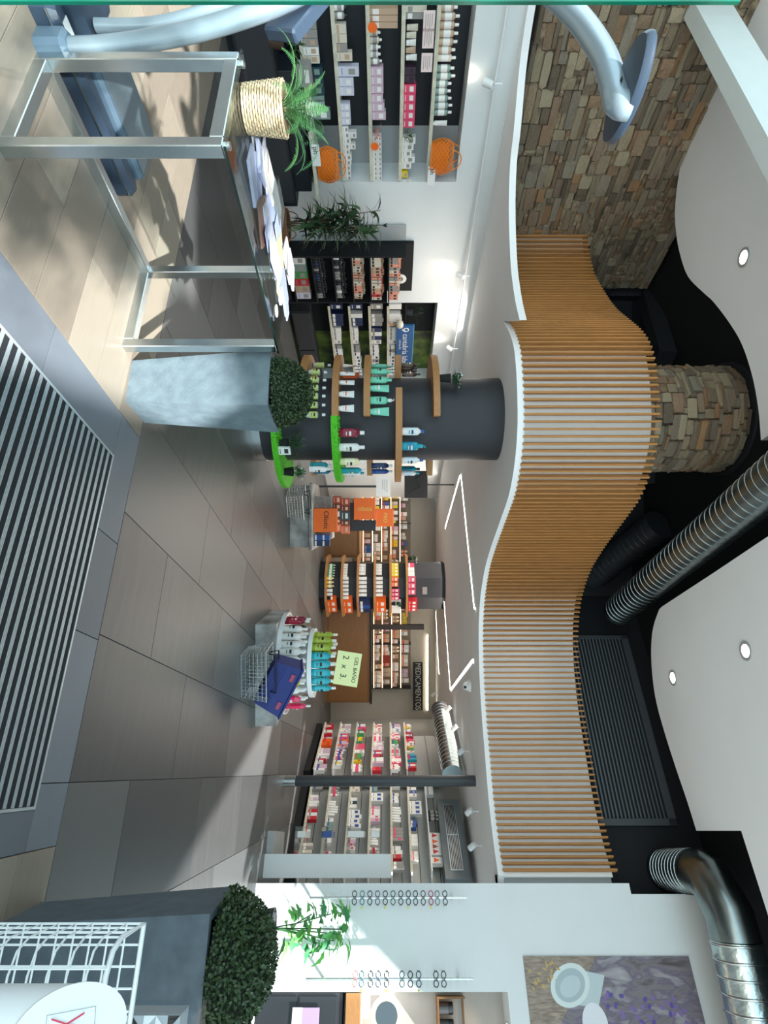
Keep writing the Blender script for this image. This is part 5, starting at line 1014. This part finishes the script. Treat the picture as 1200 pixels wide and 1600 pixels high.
# ------------------------------------------------------------------ glass showcase
gx0, gx1, gy0, gy1, gz = -2.81, -2.19, 1.44, 2.64, .865
gs = E('glass_showcase', 'low glass-topped display table with brushed steel tube frame and leaflets on top', 'showcase', rp((gx0 + gx1) / 2, (gy0 + gy1) / 2), ROOM); hx, hy = (gx1 - gx0) / 2, (gy1 - gy0) / 2; tw = .055
for sx in (-1, 1):
    for sy in (-1, 1): part('post', MB().cbox(sx * (hx - tw / 2) - tw / 2, sx * (hx - tw / 2) + tw / 2, sy * (hy - tw / 2) - tw / 2, sy * (hy - tw / 2) + tw / 2, 0, gz, .004), M_chrome, gs)
    (part('bottom_rail', MB().cbox(sx * (hx - tw / 2) - tw / 2, sx * (hx - tw / 2) + tw / 2, -hy + tw, hy - tw, .0, tw, .004), M_chrome, gs) if sx < 0 else None); part('bottom_rail', MB().cbox(-hx + tw, hx - tw, sx * (hy - tw / 2) - tw / 2, sx * (hy - tw / 2) + tw / 2, 0, tw, .004), M_chrome, gs)
part('top_rail', MB().cbox(-hx + tw, hx - tw, -hy, -hy + tw, gz - tw, gz, .004), M_chrome, gs)
for k in range(2): part('clamp', MB().lathe([(.016, gz), (.016, gz + .02), (.01, gz + .024)], 14, c=((-1 + 2 * k) * (hx - .04), -hy + .03, 0)), M_chrome, gs, smooth=40)
part('glass_top', MB().box(-hx - .005, hx + .005, -hy - .005, hy + .005, gz + .006, gz + .016), M_glass, gs)
part('glass_edge', MB().box(hx + .005, hx + .007, -hy, hy, gz + .006, gz + .016), mat('dark_glass_edge', (16, 34, 32), .1), gs)
GT = gz + .017
cr_, sr_ = math.cos(ROOM), math.sin(ROOM)
def gsp(x, y, z): c = gs.location; return Vector((c.x + x * cr_ - y * sr_, c.y + x * sr_ + y * cr_, z))
rr = random.Random(8)
PC = [((196, 202, 220), 'white'), ((160, 172, 208), 'pale blue'), ((206, 206, 216), 'white'), ((200, 196, 190), 'cream'), ((172, 184, 214), 'pale blue'), ((130, 96, 84), 'brown pictured'), ((176, 186, 212), 'pale blue'), ((206, 200, 150), 'yellowish')]
for k in range(22):
    u = k / 21; x = -.1 + rr.uniform(-.13, .2); y = -.32 + u * .82 + rr.uniform(-.03, .03); c, nm_ = PC[rr.randrange(len(PC)) if k % 2 else (0, 1, 2, 4)[k // 2 % 4]]; th_ = rr.choice((.003, .008, .014))
    v = []; 
    me = MB().cbox(-.075, .075, -.105, .105, 0, th_, .001).mesh('brochure', mat('brochure_%d_%d' % (k, th_ * 1000), tuple(int(q_ * .8) for q_ in c), .5, noise=.06, scale=9)); lz = GT + .003 * (k % 7) + .004 * k / 3
    o_ = O('brochure', me, None, gsp(x, y, lz), 0, (rr.uniform(-.06, .06), rr.uniform(-.08, .08), ROOM + rr.uniform(-.6, .6))); tag(o_, '%s glossy leaflet in the loose heap on the glass showcase' % nm_, 'leaflet', 'leaflets heaped on the showcase')
t = O('round_badge', MB().lathe([(.035, 0), (.035, .003)], 24).mesh('round_badge', mat('badge_grey', (206, 204, 198), .5, noise=.1, scale=40)), None, gsp(.16, hy - .17, GT)); tag(t, 'round pale sticker near the far end of the glass showcase top', 'sticker')
t = E('leaflet_tray', 'clear plastic leaflet tray on the far side of the showcase top', 'tray', gsp(-.22, .05, GT), ROOM); part('tray', MB().box(-.07, .07, -.1, .1, 0, .06), M_acr, t); part('contents', MB().box(-.06, .06, -.09, .09, .005, .045), cm((90, 96, 96)), t)
# fern in pale woven basket
M_wick = ramp_mat('pale_wicker', [(.3, (168, 146, 112)), (.7, (222, 204, 168))], .8, 30, bump=.6, bscale=60, objrand=False)
fp = gsp(-.13, -.47, GT); t = E('potted_fern', 'green fern in a pale woven basket on the glass showcase', 'plant', fp)
b = MB(); n = 36; rows = 15
for k in range(rows):
    r = .088 + .018 * k / rows; P = [Vector(((r + (.0035 if (i + k) % 2 else -.0025)) * math.cos(2 * PI * i / n), (r + (.0035 if (i + k) % 2 else -.0025)) * math.sin(2 * PI * i / n), .006 + k * .0118)) for i in range(n)]; b.tube(P, .0058, 5, closed=True)
part('woven_basket', b, M_wick, t, smooth=60); part('lining', MB().lathe([(.083, .002), (.098, .175), (.001, .16)], 24), mat('lining', (120, 100, 76), .9), t)
def frond(L, az, lift, seed, curl=.9):
    b = MB(); rr = random.Random(seed); pts = []; p = Vector((0, 0, 0)); e = lift; N = 22
    for i in range(N + 1):
        pts.append(p.copy()); e -= curl * 2 / N * (.4 + i / N); p += Vector((math.cos(az) * math.cos(e), math.sin(az) * math.cos(e), math.sin(e))) * L / N
    b.tube(pts, [.0022 * (1 - i / N * .7) for i in range(N + 1)], 4)
    for i in range(2, N):
        d = (pts[i + 1] - pts[i]).normalized(); s = Vector((-math.sin(az), math.cos(az), 0)); ll = .034 * math.sin(PI * (i / N) ** .7) + .006
        for sg_ in (1, -1):
            for h_ in (0, .5):
                c_ = pts[i].lerp(pts[i + 1], h_); a = (s * sg_ + d * .45 + Vector((0, 0, -.15 + rr.uniform(-.1, .1)))).normalized(); w = d * .0013; b.add([c_ - w, c_ + a * ll * .6 - w * .9, c_ + a * ll, c_ + a * ll * .6 + w * 1.1, c_ + w], [(0, 1, 2, 3, 4)])
    return b
for k in range(20):
    az = 2 * PI * k / 20 + .3; part('frond', frond((.18, .26, .22, .28)[k % 4], az, (1.25, .95, 1.4, .75)[k % 4], k, (.7, 1.1, .5, 1.0)[k % 4]), M_fern, t, (.03 * math.cos(az), .03 * math.sin(az), .17))
part('frond', frond(.5, D2(-38), 1.15, 77, 1.2), M_fern, t, (0, 0, .17)); part('frond', frond(.4, D2(-10), 1.2, 78, 1.3), M_fern, t, (0, 0, .17))
# plant in brown basket against the left wall
bp_ = rp(-6.05, wyL(352, -6.05)); tb = E('plant_stand', 'black low stand under the brown basket plant', 'plinth', (bp_.x, bp_.y, 0), ROOM); part('body', MB().cbox(-.24, .24, -.24, .24, 0, .05, .006), M_black, tb)
t = E('basket_plant', 'slender dark green plant in a brown basket against the white left wall', 'plant', (bp_.x, bp_.y, .052)); b = MB()
for k in range(12):
    r = .17 + .035 * math.sin(PI * k / 11); b.tube([Vector(((r + (.004 if (i + k) % 2 else -.003)) * math.cos(2 * PI * i / 32), (r + (.004 if (i + k) % 2 else -.003)) * math.sin(2 * PI * i / 32), .012 + k * .021)) for i in range(32)], .011, 5, closed=True)
part('woven_basket', b, mat('brown_wicker', (124, 84, 58), .8, noise=.25, scale=40), t, smooth=60); part('lining', MB().lathe([(.16, .002), (.165, .23), (.001, .22)], 20), M_stem, t)
part('bead_band', MB().tube([Vector((.215 * math.cos(2 * PI * i / 24), .215 * math.sin(2 * PI * i / 24), .13 + .004 * (i % 2))) for i in range(24)], .006, 5, closed=True), cm((214, 180, 130)), t)
for s in (-1, 1): part('handle', MB().tube([(s * .15 * RC + .07 * math.cos(a) * RS, -s * .15 * RS + .07 * math.cos(a) * RC, .25 + .1 * math.sin(a)) for a in [PI * i / 10 for i in range(11)]], .007, 6), mat('brown_wicker', (124, 84, 58)), t)
lmb = [leafmesh(.27, .046, m=M_bamboo, n=5, droop=q) for q in (.15, .3, .45)]; rr = random.Random(29)
for k in range(9):
    a = rr.uniform(0, 6.28); top = .95 + .06 * k; P = [Vector((.03 * math.cos(a), .03 * math.sin(a), .2)), Vector((.09 * math.cos(a), .09 * math.sin(a), .7)), Vector((.2 * math.cos(a), .2 * math.sin(a), top))]; part('stem', MB().tube(P, [.008, .006, .004], 6), M_stem, t)
    for j in range(26): u = .22 + .78 * j / 26; q = P[0].lerp(P[1], u * 2) if u < .5 else P[1].lerp(P[2], u * 2 - 1); az = j * 2.4 + k; O('leaf', lmb[j % 3], t, q, 0, (rr.uniform(-.4, .4), rr.uniform(-.9, .3), az))
# ------------------------------------------------------------------ body scale machine
sm = E('weighing_machine', 'blue grey body weighing machine with a tall curved silver arm behind the showcase', 'scale', rp(-3.0, 1.8), ROOM)
def toL(p): return sm_inv @ p
bpy.context.view_layer.update(); sm_inv = (Matrix.Translation(sm.location) @ Matrix.Rotation(ROOM, 4, 'Z')).inverted()
part('side_skirt', MB().cbox(-.02, .09, -.5, .42, .0, .1, .03), M_mdark, sm); part('platform', MB().cbox(-.42, -.025, -.22, .40, .02, .13, .02), M_mblue, sm); part('tread', MB().box(-.39, -.05, -.19, .37, .131, .135), mat('tread_steel', (130, 146, 156), .35, .6, noise=.08), sm)
part('rear_foot', MB().cbox(-.40, -.025, -.5, -.23, .0, .16, .03), M_mdark, sm); part('data_plate', MB().box(.0, .06, -.40, -.30, .101, .103), M_plastic, sm); part('steel_strip', MB().box(.088, .096, -.47, .39, .065, .072), M_chrome, sm)
ap = [W(108, 74, 2.5), W(160, 72, 2.5), W(240, 62, 2.5), W(330, 42, 2.48), W(430, 8, 2.46), W(540, -45, 2.44), W(660, -80, 2.4), W(780, -60, 2.33), W(850, -20, 2.27), W(905, 30, 2.2), W(942, 85, 2.12), W(958, 130, 2.04), W(966, 160, 1.99), W(984, 166, 1.985)]
ap = [toL(p) for p in crom(ap, 4)]; n_ = len(ap); part('arm', MB().tube(ap, [.040 + .008 * (i / n_) for i in range(n_)], 20), M_mtube, sm, smooth=60)
ap2 = [toL(p) for p in crom([W(150, 40, 2.62), W(240, 38, 2.62), W(330, 15, 2.6), W(420, -25, 2.6)], 4)]; part('rear_arm', MB().tube(ap2, .03, 14), M_mtube, sm, smooth=60)
hc = toL(W(985, 143, 2.0)); hc.z = 2.332; pl = MB(); n = 32
for zz, s in ((-.014, .95), (.0, 1.0), (.012, 1.0), (.02, .94)): pl.v += [(.20 * s * math.copysign(abs(math.cos(2 * PI * i / n)) ** .9, math.cos(2 * PI * i / n)), .10 * s * math.copysign(abs(math.sin(2 * PI * i / n)) ** 1.25, math.sin(2 * PI * i / n)), zz) for i in range(n)]
for k in range(3): pl.f += [(k * n + i, k * n + (i + 1) % n, (k + 1) * n + (i + 1) % n, (k + 1) * n + i) for i in range(n)]
pl.f += [tuple(range(n - 1, -1, -1)), tuple(range(3 * n, 4 * n))]; pl.m += [0] * (len(pl.f) - len(pl.m)); hd = part('sensor_head', pl, M_mdark, sm, hc, smooth=40, rot=(0, 0, D2(77) - ROOM))
part('sensor_slot', MB().box(-.05, .03, -.006, .006, -.038, -.034), M_print, hd)
sc0 = toL(W(455, 25, 2.55)); part('screen_unit', MB().cbox(-.16, .13, -.03, .03, -.05, .12, .01), M_mdark, sm, sc0, rot=(.3, .55, .2)); part('arm_bracket', MB().cbox(-.06, .06, -.06, .06, 0, .13, .02), M_mblue, sm, toL(W(110, 72, 2.5)) * Vector((1, 1, 0)) if False else (toL(W(108, 74, 2.5)).x, toL(W(108, 74, 2.5)).y, 0))
t = E('potted_plant', 'dim potted plant on the black cabinet behind the weighing machine screen', 'plant', rp(-6.1, wyL(62, -6.1), .42)); potted(t, .08, .12, M_bamboo, 41, False, cm((70, 52, 40)), .13)
# ------------------------------------------------------------------ glass door edge at far left
gd_ = E('glass_door_leaf', 'frameless glass door leaf with green edge at the extreme left', 'door', (-1.056, 1.2, 0), PI + .12); part('pane', MB().box(0.003, .9, 0, .01, .01, 2.23), M_glass, gd_); part('edge', MB().box(0, .003, -.0, .01, .01, 2.23), M_glassg, gd_)
part('hinge', MB().cbox(.85, .9, -.01, .02, .1, .2, .003), M_chrome, gd_)
# ------------------------------------------------------------------ white wire rack, bin, patterned bag
wr_ = E('wire_rack', 'white coated tall wire rack with rounded rim in the near right corner', 'rack', (1.091, 1.527, 0), ROOM); M_ww = mat('white_coated_wire', (236, 240, 240), .35); WW, DD, ZH = .46, .2, .855
rim = [(0, 0), (0, -DD + .06), (.018, -DD + .018), (.06, -DD), (WW - .06, -DD), (WW, -DD + .06), (WW, 0)]
part('rim', MB().tube([(x, y, ZH) for x, y in rim], .0065, 8, closed=True), M_ww, wr_, smooth=50); b = MB(); z = ZH - .045
while z > .06: b.tube([(x, y, z) for x, y in rim], .0028, 5, closed=True); z -= .045
part('hoops', b, M_ww, wr_)
v_ = MB().tube([(0, 0, .06), (0, 0, ZH)], .0028, 5).mesh('upright_wire', M_ww)
for i in range(11): O('upright_wire', v_, wr_, (WW * i / 10, 0, 0)); (O('upright_wire', v_, wr_, (WW * i / 10, -DD, 0)) if 0 < i < 10 else None)
for j in range(1, 4): O('upright_wire', v_, wr_, (0, -DD * j / 4.4, 0)); O('upright_wire', v_, wr_, (WW, -DD * j / 4.4, 0))
b = MB(); [b.tube([(x, y, 0), (x, y, .08)], .008, 6) for x, y in ((0.01, -.01), (WW - .01, -.01), (.05, -DD), (WW - .05, -DD))]; part('feet', b, M_ww, wr_)
q = Vector((W(121, 1600, 1.12).x, 1.10, 0)); rb = E('recycling_bin', 'white cylindrical bin with a slanted round lid printed with a crossed-out bag', 'bin', q, -.5); R = .074; zc = H + (98 - HX) / F * 1.08; n = 40; b = MB()
tilt = 1.0
b.v = [(R * math.cos(2 * PI * i / n), R * math.sin(2 * PI * i / n), 0) for i in range(n)] + [(R * math.cos(2 * PI * i / n), R * math.sin(2 * PI * i / n), zc + tilt * R * math.sin(2 * PI * i / n)) for i in range(n)]
b.f = [(i, (i + 1) % n, n + (i + 1) % n, n + i) for i in range(n)] + [tuple(range(n - 1, -1, -1))]; b.m = [0] * len(b.f); part('drum', b, M_plastic, rb, smooth=50)
q_ = Matrix.Translation((0, 0, zc)) @ Matrix.Rotation(math.atan(tilt), 4, 'X'); LR = R * math.sqrt(1 + tilt ** 2)
ld = part('lid', MB().lathe([(R * 1.04, 0), (R * 1.04, .005)], 40, sy=math.sqrt(2)).xf(q_), M_plastic, rb, smooth=40)
b = MB(); r4 = [(-.035, -.05), (.035, -.04), (.035, .05), (-.035, .04)]; b.tube([(x, y, .0065) for x, y in r4], .0006, 4, closed=True); b.xf(q_); part('bag_outline', b, cm(GRY), rb)
b = MB(); b.bar((-.028, -.04, .0068), (-.004, .02, .0068), .0022); b.bar((-.004, -.04, .0068), (-.028, .02, .0068), .0022); b.xf(q_); part('red_cross', b, cm((214, 50, 84)), rb)
b = MB(); [b.bar((.004, y, .0068), (.03, y + .006, .0068), .0014) for y in (-.02, .0, .02)]; b.xf(q_); part('green_lines', b, cm((130, 200, 130)), rb)
b = MB(); b.v = [(R * 1.004 * math.cos(D2(a)), R * 1.004 * math.sin(D2(a)), z) for a in range(-200, -80, 6) for z in (.35, zc - .30 + .0 * a)]; b.f = [(2 * i, 2 * i + 2, 2 * i + 3, 2 * i + 1) for i in range(19)]; b.m = [0] * 19; part('green_band', b, cm((120, 200, 50)), rb, smooth=50)
t = E('patterned_bag', 'black, grey and white triangle patterned roll in clear plastic by the wire rack', 'bag', W(190, 1592, 1.7) * Vector((1, 1, 0)), ROOM); b = MB().box(-.02, .16, -.04, .04, 0, .90, 0); rr = random.Random(2)
for i in range(5):
    for j in range(8): x, z = -.02 + i * .036, .62 + j * .035; b.add([(x, -.041, z), (x + .036, -.041, z), (x + (0 if (i + j) % 2 else .036), -.041, z + .035)], [(0, 1, 2)], rr.choice((1, 2)))
part('bag', b, [cm((170, 176, 180)), M_print, M_plastic], t); part('sleeve', MB().box(-.03, .17, -.05, .05, .3, .95), M_acr, t)
# ------------------------------------------------------------------ unseen tree outside, leaf clusters placed to dapple the sunlight
tt = E('street_tree', 'leafy street tree outside the shop entrance', 'tree', (2.9, -6.2, 0)); part('trunk', MB().tube([(0, 0, 0), (.1, 0, 2), (-.1, .3, 4), (-.2, .8, 6)], [.16, .13, .1, .05], 10), M_stem, tt, smooth=60)
b = MB(); rr = random.Random(12)
for X_, Y_, r_c in ((30, 335, .15), (60, 300, .13), (20, 270, .15), (120, 300, .12), (165, 315, .12), (178, 352, .13), (195, 395, .1), (90, 150, .22), (228, 300, .1), (150, 90, .2), (60, 40, .25), (205, 250, .1), (60, 640, .05)):
    zc_ = rr.uniform(4.2, 5.2); c = FZ(X_, Y_) + Vector((.53, -.848, 0)) * (zc_ / math.tan(EL)) - Vector((2.9, -6.2, 0)); c.z = zc_
    for i in range(150): p = c + Vector((rr.gauss(0, r_c), rr.gauss(0, r_c), rr.gauss(0, r_c))); d = Vector((rr.gauss(0, 1), rr.gauss(0, 1), rr.gauss(0, 1))).normalized(); s = d.orthogonal().normalized() * .025; b.add([p, p + d * .04 + s, p + d * .08, p + d * .04 - s], [(0, 1, 2, 3)])
g = part('foliage', b, M_leafd, tt); g['kind'] = 'stuff'
ORDW = ['first', 'second', 'third', 'fourth', 'fifth', 'sixth', 'seventh', 'eighth', 'ninth', 'tenth', 'eleventh', 'twelfth', 'thirteenth', 'fourteenth', 'fifteenth', 'sixteenth', 'seventeenth', 'eighteenth', 'nineteenth', 'twentieth']
bpy.context.view_layer.update(); same = {}
for o_ in COL.objects:
    if o_.parent is None and 'label' in o_ and 'group' in o_: same.setdefault(o_['label'], []).append(o_)
for lab, L_ in same.items():
    if 1 < len(L_) <= 20 and len(lab.split()) <= 13 + 0:
        key = lambda q: (round(math.atan2(q.location.x, q.location.y), 3), q.location.z)
        zs_ = sorted(set(round(q.location.z, 2) for q in L_)); stacked = len(zs_) > 1
        L_.sort(key=key)
        for i_, q in enumerate(L_): q['label'] = lab + ', %s from left' % ORDW[i_]
print('objects', len(bpy.data.objects), 'products', NPROD)
